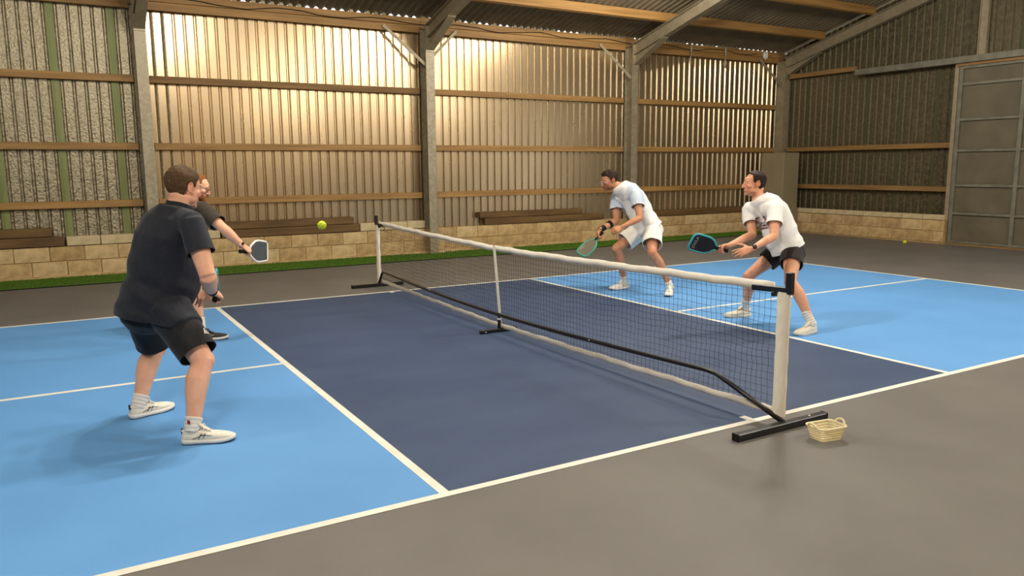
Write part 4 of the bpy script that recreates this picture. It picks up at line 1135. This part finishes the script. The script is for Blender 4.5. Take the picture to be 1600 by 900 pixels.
    # --- socks and shoes
    for S in 'RL':
        kn, ak = J['knee' + S], J['ank' + S]; hl_, hd, pit = P['foot' + S]
        d = (ak - kn).normalized(); q = MB(); t0 = 1 - P['sock_h'] / (ak - kn).length; r0 = 0.042 * gl
        calf = -(fwd - d * fwd.dot(d)).normalized()
        q.loft([kn.lerp(ak, t0), kn.lerp(ak, t0 + 0.03), kn.lerp(ak, (t0 + 1) / 2), ak + d * 0.0, ak + d * 0.035], [(r0, r0 * 1.08), (r0 * 1.0, r0 * 1.09), (0.0385 * gl, 0.0425 * gl), (0.038 * gl, 0.043 * gl), (0.037, 0.042)], tuple(d.cross(calf)), 20, 0.1)
        sk = remeshed(q, 0.005, 2, 0.4); v = getv(sk); nn = normals(sk); along = (v - np.array(kn)) @ np.array(d)
        setv(sk, v + nn * (0.0018 * np.sin(along * 260 + 1.5 * vnoise(v, 30, 3)))[:, None]); link('sock', sk, P['sock_m'], root, True)
        shoe(root, hl_, hd, pit, 0, P['shoe'], P.get('shoe_s', 1.0))
    return root
# ------------------------------------------------------------------ people: wardrobe
def cloth(name, c, c2, rough=0.85, sheen=0.1): return mat(name, c, rough, col2=c2, scale=40, detail=3, bump=0.18, bscale=420, attr='tint', spec=0.25, sheen=sheen)
M_NAVY = cloth('navy_polo_cloth', (23, 26, 36), (28, 31, 41), 0.7); M_OLIVE = cloth('dark_brown_tee_cloth', (52, 45, 36), (58, 51, 41))
M_WHITEC = cloth('white_sports_cloth', (246, 243, 238), (240, 237, 231)); M_WHITEC2 = cloth('white_cotton_cloth', (250, 248, 244), (244, 241, 236))
M_BLACKC = cloth('black_shorts_cloth', (20, 20, 21), (26, 25, 26), 0.75); M_BLACKC2 = cloth('brown_black_shorts_cloth', (32, 25, 23), (38, 30, 27), 0.75); M_DGREY = cloth('charcoal_shorts_cloth', (44, 44, 46), (50, 50, 52))
M_WSHORT = cloth('white_shorts_cloth', (240, 235, 226), (232, 227, 217)); M_SOCK = mat('white_sock', (236, 230, 220), 0.9, col2=(224, 218, 208), scale=60, bump=0.3, bscale=300)
M_SHOEW = mat('white_shoe_mesh', (232, 224, 206), 0.7, col2=(240, 234, 220), scale=60, bump=0.3, bscale=260); M_SHOEC = mat('cream_shoe_knit', (228, 218, 196), 0.75, col2=(238, 230, 210), scale=60, bump=0.3, bscale=260)
M_SHOEB = mat('black_shoe_mesh', (44, 42, 38), 0.75, col2=(60, 56, 48), scale=60, bump=0.3, bscale=260)
M_SOLEW = mat('white_foam_sole', (238, 232, 222), 0.6); M_LACE = mat('white_lace', (244, 242, 236), 0.7); M_STRIPE = mat('dark_shoe_stripe', (58, 58, 62), 0.6); M_LIME = mat('lime_shoe_accent', (206, 214, 120), 0.6)
M_BROWNST = mat('maroon_shoe_stripe', (110, 84, 76), 0.6)
M_TEAL = mat('teal_edge_guard', (64, 176, 190), 0.4); M_GREENE = mat('green_edge_guard', (52, 158, 132), 0.4); M_WEDGE = mat('white_edge_guard', (232, 228, 222), 0.45)
M_PFACE = mat('black_carbon_face', (24, 22, 22), 0.55, col2=(32, 30, 29), scale=90); M_PGREY = mat('grey_carbon_face', (112, 104, 86), 0.6, col2=(98, 90, 74), scale=60); M_PSLATE = mat('slate_carbon_face', (70, 78, 82), 0.6, col2=(58, 65, 70), scale=60)
M_PRINT = mat('pale_print', (196, 194, 190), 0.6); M_PRINTW = mat('white_print', (240, 236, 230), 0.7); M_MAROON = mat('maroon_print', (74, 26, 32), 0.8); M_PINK = mat('pink_white_print', (238, 206, 206), 0.8); M_GREYP = mat('grey_print', (110, 112, 120), 0.7)
M_RED = mat('red_label', (150, 40, 40), 0.8)
def hairm(n, c, c2): return mat('hair_' + n, c, 0.6, col2=c2, scale=34, detail=6, bump=0.6, bscale=130, stretch=(1, 1, 3), spec=0.15)
ST_WHITE = (M_SHOEW, M_SOLEW, M_RUBBER, M_LACE, M_STRIPE, M_SOCK); ST_BROWN = (M_SHOEW, M_SOLEW, M_RUBBER, M_LACE, M_BROWNST, M_SOCK); ST_CREAM = (M_SHOEC, M_SHOEC, M_SOLEW, M_SHOEC, M_SHOEC, M_SOCK); ST_BLACK = (M_SHOEB, M_SOLEW, M_RUBBER, M_RUBBER, M_LIME, M_RUBBER)
def headR(f, tilt=(0, 0, 1)):
    y = Vector(f).normalized(); z = Vector(tilt); z = (z - y * z.dot(y)).normalized(); x = y.cross(z); return Matrix((x, y, z)).transposed()
def gripx(a, z, left=False, ang=40):
    a = Vector(a).normalized(); z = Vector(z); z = (z - a * z.dot(a)).normalized(); w = z.cross(a); c, s = math.cos(math.radians(ang)), math.sin(math.radians(ang))
    return (a * c + w * s if left else a * c - w * s), z
def smooth01(x): x = np.clip(x, 0, 1); return x * x * (3 - 2 * x)
def hk_full(x, y, z):
    if y > 0.052: return z > 0.076
    if y > 0.018: return z > 0.034 + (y - 0.018) * 1.25
    if y > 0.002: return z > 0.004
    if y > -0.036: return z > 0.026 - 0.2 * abs(y + 0.012)
    return z > -0.070
def hk_recede(x, y, z):
    if y > 0.058: return z > 0.2
    if y > 0.026: return z > 0.070 + (y - 0.026) * 1.2 + 0.30 * max(0, abs(x) - 0.02)
    if y > 0.014: return z > 0.020
    if y > 0.002: return z > 0.006
    if y > -0.036: return z > 0.026 - 0.2 * abs(y + 0.012)
    return z > -0.072
def band(root, a, b_, t, r, half, m, name, squash=1.0, side=(0, 0, 1)):
    a = Vector(a); b_ = Vector(b_); d = (b_ - a).normalized(); c = a.lerp(b_, t); q = MB()
    q.loft([c - d * half, c - d * half * 0.9, c + d * half * 0.9, c + d * half], [(r * 0.95, r * 0.95 * squash), (r, r * squash), (r * 0.97, r * 0.97 * squash), (r * 0.92, r * 0.92 * squash)], side, 22, 0.02)
    return q.build(name, m, root, True)
def glasses(root, H, R, m, ml):
    H = Vector(H); T = lambda p: H + R @ Vector(p); q = MB()
    for s in (-1, 1):
        q.tube([T((s * 0.033 + 0.024 * math.copysign(abs(math.cos(a)) ** 0.7, math.cos(a)), 0.103 - 0.10 * 0.024 * abs(math.cos(a)), -0.002 + 0.017 * math.copysign(abs(math.sin(a)) ** 0.7, math.sin(a)))) for a in [2 * math.pi * k / 20 for k in range(20)]], 0.0017, 6, closed=True)
        q.tube([T((s * 0.057, 0.101, 0.006)), T((s * 0.071, 0.088, 0.007)), T((s * 0.0785, 0.03, 0.010)), T((s * 0.081, -0.01, 0.012)), T((s * 0.080, -0.03, -0.008))], 0.0019, 6)
    q.tube([T((-0.009, 0.104, 0.002)), T((0, 0.107, 0.004)), T((0.009, 0.104, 0.002))], 0.0016, 6)
    g_ = q.build('glasses', m, root, True)
    for s in (-1, 1):
        q = MB(); q.add([T((s * 0.033 + 0.023 * math.cos(a), 0.1025, -0.002 + 0.016 * math.sin(a))) for a in [2 * math.pi * k / 18 for k in range(18)]], [tuple(range(18))]); q.build('lens', ml, g_)
mg = bpy.data.materials.new('lens_glass'); mg.use_nodes = True
_b = mg.node_tree.nodes['Principled BSDF']; _b.inputs['Transmission Weight'].default_value = 1.0; _b.inputs['Roughness'].default_value = 0.02; _b.inputs['IOR'].default_value = 1.01; _b.inputs['Base Color'].default_value = (0.97, 0.98, 0.97, 1)
SWOOSH = [(-0.5, 0.02), (-0.42, -0.14), (-0.25, -0.2), (-0.02, -0.13), (0.5, 0.14), (-0.05, -0.02), (-0.28, -0.06), (-0.4, 0.0)]

# ------------------------------------------------------------------ player in navy, nearest on the left
PA = dict(face=(0.92, 0.38, 0), girth=1.22, belly=0.055, limb=1.12, bow=0.045, neck=1.16, jaw=1.1, skin=skin('rosy', (236, 182, 152), (228, 170, 140)),
    head_R=headR((0.86, 0.48, -0.16), (0.06, 0.02, 1)), hair_m=hairm('brown_grey', (98, 76, 50), (76, 58, 38)), hair_keep=hk_full, hair_thick=lambda x, y, z: 0.0015 + 0.019 * max(0, min(1, (z + 0.04) / 0.11)), hair_amp=0.005,
    shirt=dict(ease=0.018, hem=-0.11, hem_tilt=-0.1, sleeve=0.56, sleeve_w=1.0, fold=0.007, mat=M_NAVY, drape=True, collar=True, neck_h=0.016),
    shorts=dict(ease=0.014, len=0.88, flare=0.90, fold=0.003, mat=M_BLACKC), sock_h=0.055, sock_m=M_SOCK, shoe=ST_WHITE, shoe_s=1.0,
    footR=((-3.105, 1.463, 0), -18, 0), footL=((-3.325, 2.125, 0), 22, 0), stubble=0.25)
JA = dict(hipR=(-3.103, 1.839, 0.755), hipL=(-3.203, 2.080, 0.735), kneeR=(-2.949, 1.576, 0.452), kneeL=(-3.136, 2.264, 0.415), ankR=(-3.048, 1.450, 0.098), ankL=(-3.268, 2.150, 0.090), c7=(-3.004, 1.958, 1.349),
    shR=(-2.935, 1.724, 1.250), shL=(-3.101, 2.216, 1.228), elR=(-2.888, 1.583, 0.948), wrR=(-2.835, 1.788, 0.824), elL=(-3.023, 2.292, 0.926), wrL=(-2.909, 2.066, 0.827), head=(-2.928, 1.980, 1.460))
aA = Vector((0.216, 0.958, 0.16)); xA, zA = gripx(aA, (0.45, -0.7, 0.5))
PA['handR'] = dict(x=tuple(xA), z=tuple(zA), flex=GRIP, thumb=TH_GRIP); PA['handL'] = dict(z=(-0.3, 0.7, 0.5), flex=(38, 45, 25), thumb=TH_FIST)
rA = person('player in a navy polo shirt and black shorts seen from behind, nearest on the left', JA, PA)
band(rA, JA['elR'], JA['wrR'], 0.93, 0.033, 0.016, M_RUBBER, 'wrist_strap', 0.9, zA)
hc, up_, fw_, lh_, c7_ = PA['axes']
kn = Vector(JA['kneeR']); hp = Vector(JA['hipR']); ax = (hp - kn).normalized(); sdv = (lh_ * 0.95 + fw_ * 0.25).normalized(); sdv = (sdv - ax * sdv.dot(ax)).normalized(); uu = ax.cross(sdv).normalized()
uu = uu if uu.dot(fw_) > 0 else -uu
bars = [[(-0.020 + 0.011 * i, -0.012), (-0.013 + 0.011 * i, -0.012), (-0.013 + 0.011 * i - 0.006 * (i + 1) * 0.9, -0.012 + 0.010 * (i + 1)), (-0.020 + 0.011 * i - 0.006 * (i + 1) * 0.9, -0.009 + 0.009 * (i + 1))] for i in range(3)]
decal(bars, lambda u, v: kn.lerp(hp, 0.30) + sdv * 0.3 + uu * (-u * 1.5 + 0.02) + ax * (v * 1.5), 'logo', M_PRINTW, PA['shorts_o'], PA['shorts_o'].data, 0.002, 1, -sdv)
akR = Vector(JA['ankR']); dcf = Vector((-0.75, -0.65, 0)).normalized(); tg = Vector((0.65, -0.75, 0))
q = MB(); cc = akR + Vector((0, 0, 0.04)) + dcf * 0.043 + tg * 0.012; q.bar(cc - Vector((0, 0, 0.010)), cc + Vector((0, 0, 0.012)), 0.018, 0.003, up=dcf); q.build('sock_label', M_RED, rA)
gA = PA['handR']['T']((0.070, 0.004, -0.028))
paddle(gA, aA, (0.97, -0.22, 0.0), M_PFACE, M_TEAL, M_RUBBER, 'teal edged paddle held by the player in navy, mostly hidden behind the forearm', 'round', half_w=0.095, length=0.26)

# ------------------------------------------------------------------ bearded player reaching out, behind the one in navy
PB = dict(face=(0.97, 0.2, 0), girth=1.08, belly=0.03, limb=1.04, bow=0.06, skin=skin('fair', (234, 180, 148), (226, 168, 136)),
    head_R=headR((0.90, -0.24, -0.34), (0.3, -0.05, 1)), hair_m=hairm('ginger', (150, 92, 48), (126, 74, 36)), hair_keep=hk_recede, hair_thick=lambda x, y, z: 0.002 + 0.004 * max(0, min(1, (z + 0.01) / 0.09)), hair_amp=0.001,
    shirt=dict(ease=0.02, hem=-0.10, sleeve=0.72, sleeve_w=0.98, fold=0.005, drape=True, mat=M_OLIVE, neck_h=-0.01), shorts=dict(ease=0.016, len=0.86, flare=1.0, fold=0.003, mat=M_DGREY), sock_h=0.11, sock_m=M_SOCK, shoe=ST_BLACK, shoe_s=1.0,
    footR=((-2.605, 4.335, 0), -12, 0), footL=((-2.915, 5.315, 0), 8, 0), stubble=0.9, stubble_col=(0.62, 0.36, 0.2))
JB = dict(hipR=(-2.668, 4.704, 0.883), hipL=(-2.722, 4.920, 0.868), kneeR=(-2.558, 4.432, 0.516), kneeL=(-2.716, 5.113, 0.472), ankR=(-2.551, 4.324, 0.105), ankL=(-2.861, 5.322, 0.100), c7=(-2.546, 4.513, 1.265),
    shR=(-2.468, 4.257, 1.202), shL=(-2.588, 4.733, 1.174), elR=(-2.342, 4.062, 1.047), wrR=(-2.198, 4.007, 0.889), elL=(-2.617, 4.722, 0.900), wrL=(-2.460, 4.540, 0.820), head=(-2.472, 4.461, 1.411))
aB = Vector((0.77, 0.62, -0.10)); xB, zB = gripx(aB, (0.1, -0.8, 0.6))
PB['handR'] = dict(x=tuple(xB), z=tuple(zB), flex=GRIP, thumb=TH_GRIP); PB['handL'] = dict(z=(-0.2, 0.8, 0.5), flex=(35, 40, 25), thumb=TH_FIST)
rB = person('bearded player in a dark brown tee reaching forward, half hidden behind the player in navy', JB, PB)
glasses(rB, JB['head'], PB['head_R'], M_BLACK, mg)
q = MB(); RB = PB['head_R']; HB = Vector(JB['head'])
for c, r_ in (((0, 0.074, -0.105), (0.036, 0.030, 0.030)), ((0.04, 0.045, -0.082), (0.018, 0.038, 0.026)), ((-0.04, 0.045, -0.082), (0.018, 0.038, 0.026)), ((0, 0.088, -0.053), (0.026, 0.012, 0.006))):
    q.ball(HB + RB @ Vector(c), r_, M=RB.to_4x4(), n=18, m=12)
me = remeshed(q, 0.004, 3); v = getv(me); setv(me, v + normals(me) * (0.0025 * vnoise(v, 160, 2))[:, None]); link('beard', me, PB['hair_m'], rB, True)
band(rB, JB['elR'], JB['wrR'], 0.95, 0.031, 0.010, M_RUBBER, 'wrist_strap', 0.9, zB)
paddle(PB['handR']['T']((0.070, 0.004, -0.028)) - aB.normalized() * 0.035, aB, (0.63, -0.77, 0.05), M_PSLATE, M_WEDGE, M_RUBBER, 'white edged slate paddle held out by the bearded player', 'hex', half_w=0.098, length=0.25)

# ------------------------------------------------------------------ bending player in white beyond the net
def paint_c(v, tt, al, af, J):
    w = np.zeros(len(v))
    for S in 'RL':
        a = np.array(J['sh' + S]); b_ = np.array(J['el' + S]); ab = b_ - a; t = np.clip(((v - a) @ ab) / (ab @ ab), -0.35, 1); d = np.linalg.norm(v - (a + t[:, None] * ab), axis=1)
        ww = smooth01((0.135 - d) / 0.05); streak = 0.5 + 0.5 * vnoise(v * np.array([1, 1, 0.35]), 42, 3); ww *= 0.55 + 0.45 * streak
        hemw = (t > 0.44); ww = np.where(hemw, 0.25 + 0.75 * (vnoise(v, 120, 9) > 0.05), ww) * (d < 0.13); w = np.maximum(w, ww)
    return 1 - w[:, None] * (1 - np.array([0.50, 0.64, 0.86]))
PC = dict(face=(-0.99, 0.1, 0), girth=0.98, belly=0.0, limb=0.98, bow=0.07, skin=skin('tan', (204, 146, 110), (190, 132, 98)),
    head_R=headR((-0.95, 0.18, -0.24), (-0.1, 0, 1)), hair_m=hairm('dark_brown', (36, 24, 15), (50, 34, 22)), hair_keep=hk_full, hair_thick=lambda x, y, z: 0.001 + 0.019 * max(0, min(1, (z + 0.03) / 0.10)) + (0.006 if y > 0.03 else 0), hair_amp=0.004,
    shirt=dict(ease=0.034, hem=-0.03, sleeve=0.52, sleeve_w=1.02, fold=0.012, mat=M_WHITEC, paint=paint_c, sag=0.02, neck_r=0.070), shorts=dict(ease=0.02, len=0.70, flare=1.08, fold=0.005, mat=M_WSHORT), sock_h=0.07, sock_m=M_SOCK, shoe=ST_BROWN, shoe_s=1.04,
    footR=((2.705, 4.625, 0), 183, 0), footL=((2.900, 4.025, 0), 222, 0), stubble=0.8, stubble_col=(0.42, 0.34, 0.30))
JC = dict(hipL=(2.819, 4.297, 0.793), hipR=(2.848, 4.480, 0.796), kneeL=(2.616, 4.052, 0.529), kneeR=(2.466, 4.564, 0.541), ankL=(2.857, 3.985, 0.100), ankR=(2.649, 4.620, 0.102), c7=(2.530, 4.566, 1.342),
    shL=(2.586, 4.337, 1.228), shR=(2.575, 4.716, 1.163), elL=(2.523, 4.180, 0.939), wrL=(2.269, 4.218, 0.839), elR=(2.490, 4.601, 0.886), wrR=(2.227, 4.584, 0.786), head=(2.400, 4.639, 1.392))
aC = Vector((-0.76, 0.08, -0.63)); xC, zC = gripx(aC, (0, 0.8, 0.6))
PC['handR'] = dict(x=tuple(xC), z=tuple(zC), flex=GRIP, thumb=TH_GRIP); PC['handL'] = dict(z=(-0.1, -0.75, 0.65), flex=(45, 60, 30), thumb=TH_FIST)
rC = person('player in white shorts and a white and light blue shirt bending forward beyond the net', JC, PC)
glasses(rC, JC['head'], PC['head_R'], mat('clear_frame', (214, 208, 200), 0.3), mg)
band(rC, JC['elR'], JC['wrR'], 0.42, 0.049, 0.022, M_RUBBER, 'forearm_band', 0.95, zC); band(rC, JC['elR'], JC['wrR'], 0.86, 0.038, 0.036, M_RUBBER, 'sweatband', 0.9, zC)
hc, up_, fw_, lh_, c7_ = PC['axes']
decal([[(x * 0.05, y * 0.06) for x, y in SWOOSH]], lambda u, v: hc.lerp(c7_, 0.74) + fw_ * 0.4 - lh_ * (u + 0.02) + up_ * v, 'logo', M_GREYP, PC['shirt_o'], PC['shirt_o'].data, 0.003, 2, -fw_)
kn = Vector(JC['kneeL']); hp = Vector(JC['hipL'])
decal([[(x * 0.055, y * 0.06) for x, y in SWOOSH]], lambda u, v: kn.lerp(hp, 0.40) - lh_ * 0.22 + fw_ * (-u + 0.02) + Vector((0, 0, v)), 'logo', M_GREYP, PC['shorts_o'], PC['shorts_o'].data, 0.003, 2, lh_)
paddle(PC['handR']['T']((0.070, 0.004, -0.028)), aC, (-0.70, -0.36, 0.62), M_PGREY, M_GREENE, M_RUBBER, 'green edged grey paddle held low by the bending player', 'round', half_w=0.092, length=0.28, text=[('JOOLA', 0.026, 0.25, 0.06, M_PRINT, -math.pi / 2)])

# ------------------------------------------------------------------ player in white tee and black shorts, nearest on the right
PD = dict(face=(-0.95, 0.3, 0), girth=0.97, belly=0.01, limb=0.96, bow=0.06, skin=skin('peach', (232, 174, 140), (222, 160, 126)),
    head_R=headR((-0.85, 0.52, 0.0), (0.05, 0, 1)), hair_m=hairm('brown', (38, 26, 18), (50, 36, 26)), hair_keep=hk_recede, hair_thick=lambda x, y, z: 0.001 + 0.012 * max(0, min(1, (z + 0.04) / 0.11)), hair_amp=0.0025,
    shirt=dict(ease=0.032, hem=0.0, sleeve=0.58, sleeve_w=0.97, fold=0.010, mat=M_WHITEC2, sag=0.0, neck_c=0.012, neck_r=0.070), shorts=dict(ease=0.012, len=0.46, flare=0.98, fold=0.003, mat=M_BLACKC2), sock_h=0.12, sock_m=M_SOCK, shoe=ST_CREAM, shoe_s=1.0,
    footR=((2.572, 2.430, 0), 160, 0), footL=((2.480, 1.548, 0), 183, 0), stubble=0.35)
JD = dict(hipL=(2.560, 1.917, 0.737), hipR=(2.635, 2.106, 0.729), kneeL=(2.316, 1.719, 0.477), kneeR=(2.363, 2.276, 0.464), ankL=(2.425, 1.547, 0.105), ankR=(2.520, 2.447, 0.100), c7=(2.414, 2.191, 1.262),
    shL=(2.372, 1.985, 1.150), shR=(2.412, 2.345, 1.122), elL=(2.225, 1.861, 0.902), wrL=(1.932, 1.862, 0.798), elR=(2.300, 2.190, 0.887), wrR=(1.987, 2.204, 0.796), head=(2.339, 2.234, 1.388))
aD = Vector((-0.93, 0.23, 0.27)); xD, zD = gripx(aD, (0, 0.8, 0.6))
PD['handR'] = dict(x=tuple(xD), z=tuple(zD), flex=GRIP, thumb=TH_GRIP)
PD['handL'] = dict(x=(-0.79, 0.53, -0.30), z=(-0.2, -0.85, 0.45), flex=((14, 14, 10), (18, 20, 12), (22, 22, 14), (26, 24, 14)), thumb=TH_OPEN, spread=0.10)
rD = person('player in a printed white tee and black shorts, nearest on the right beyond the net', JD, PD)
w = band(rD, JD['elL'], JD['wrL'], 0.93, 0.031, 0.011, M_RUBBER, 'watch', 0.85, PD['handL']['z'])
q = MB(); zz = Vector(PD['handL']['z']).normalized(); dd = (Vector(JD['wrL']) - Vector(JD['elL'])).normalized(); zz = (zz - dd * zz.dot(dd)).normalized(); c = Vector(JD['elL']).lerp(Vector(JD['wrL']), 0.93)
q.tube([c + zz * 0.024, c + zz * 0.037], 0.021, 20); q.build('watch_face', M_BLACK, w, True)
hc, up_, fw_, lh_, c7_ = PD['axes']
cl_ = (Vector(JD['shR']) - Vector(JD['shL'])).normalized(); cf_ = up_.cross(cl_); cf_ = cf_ if cf_.dot(fw_) > 0 else -cf_
chest = lambda u, v: hc.lerp(c7_, 0.64) + cf_ * 0.45 - cl_ * (u - 0.012) + up_ * (v + 0.12 * u)
decal([[(x * 1.12, y * 1.2) for x, y in p] for p in text_polys('PLK', 0.095)], chest, 'print_outline', M_MAROON, PD['shirt_o'], PD['shirt_o'].data, 0.0025, 3, -cf_)  # maroon outline printed behind the letters
decal(text_polys('PLK', 0.088), chest, 'print', M_PINK, PD['shirt_o'], PD['shirt_o'].data, 0.0045, 2, -cf_)
decal([[(-0.10, -0.095), (0.085, -0.085), (0.115, -0.04), (-0.085, -0.05)]], chest, 'print_banner', M_MAROON, PD['shirt_o'], PD['shirt_o'].data, 0.0025, 9, -cf_)
decal([[(-0.072 + 0.022 * k, -0.081), (-0.060 + 0.022 * k, -0.080), (-0.057 + 0.022 * k, -0.058), (-0.069 + 0.022 * k, -0.059)] for k in range(7)], chest, 'print', M_PINK, PD['shirt_o'], PD['shirt_o'].data, 0.0045, 2, -cf_)
kn = Vector(JD['kneeL']); hp = Vector(JD['hipL'])
wave = [(-0.03 + 0.006 * i, 0.004 * math.sin(i * 1.3)) for i in range(11)]
decal([[wave[i], wave[i + 1], (wave[i + 1][0], wave[i + 1][1] + 0.006), (wave[i][0], wave[i][1] + 0.006)] for i in range(10)], lambda u, v: kn.lerp(hp, 0.66) - lh_ * 0.22 + fw_ * (-u) + Vector((0, 0, v)), 'logo', M_PRINT, PD['shorts_o'], PD['shorts_o'].data, 0.003, 0, lh_)
paddle(PD['handR']['T']((0.070, 0.004, -0.028)), aD, (-0.425, -0.80, -0.36), M_PFACE, M_TEAL, M_RUBBER, 'teal edged black paddle held up by the player in the printed tee', 'round', half_w=0.088, length=0.285, text=[('JOOLA', 0.04, 0.305, 0.0, M_PRINT, 0.0)])
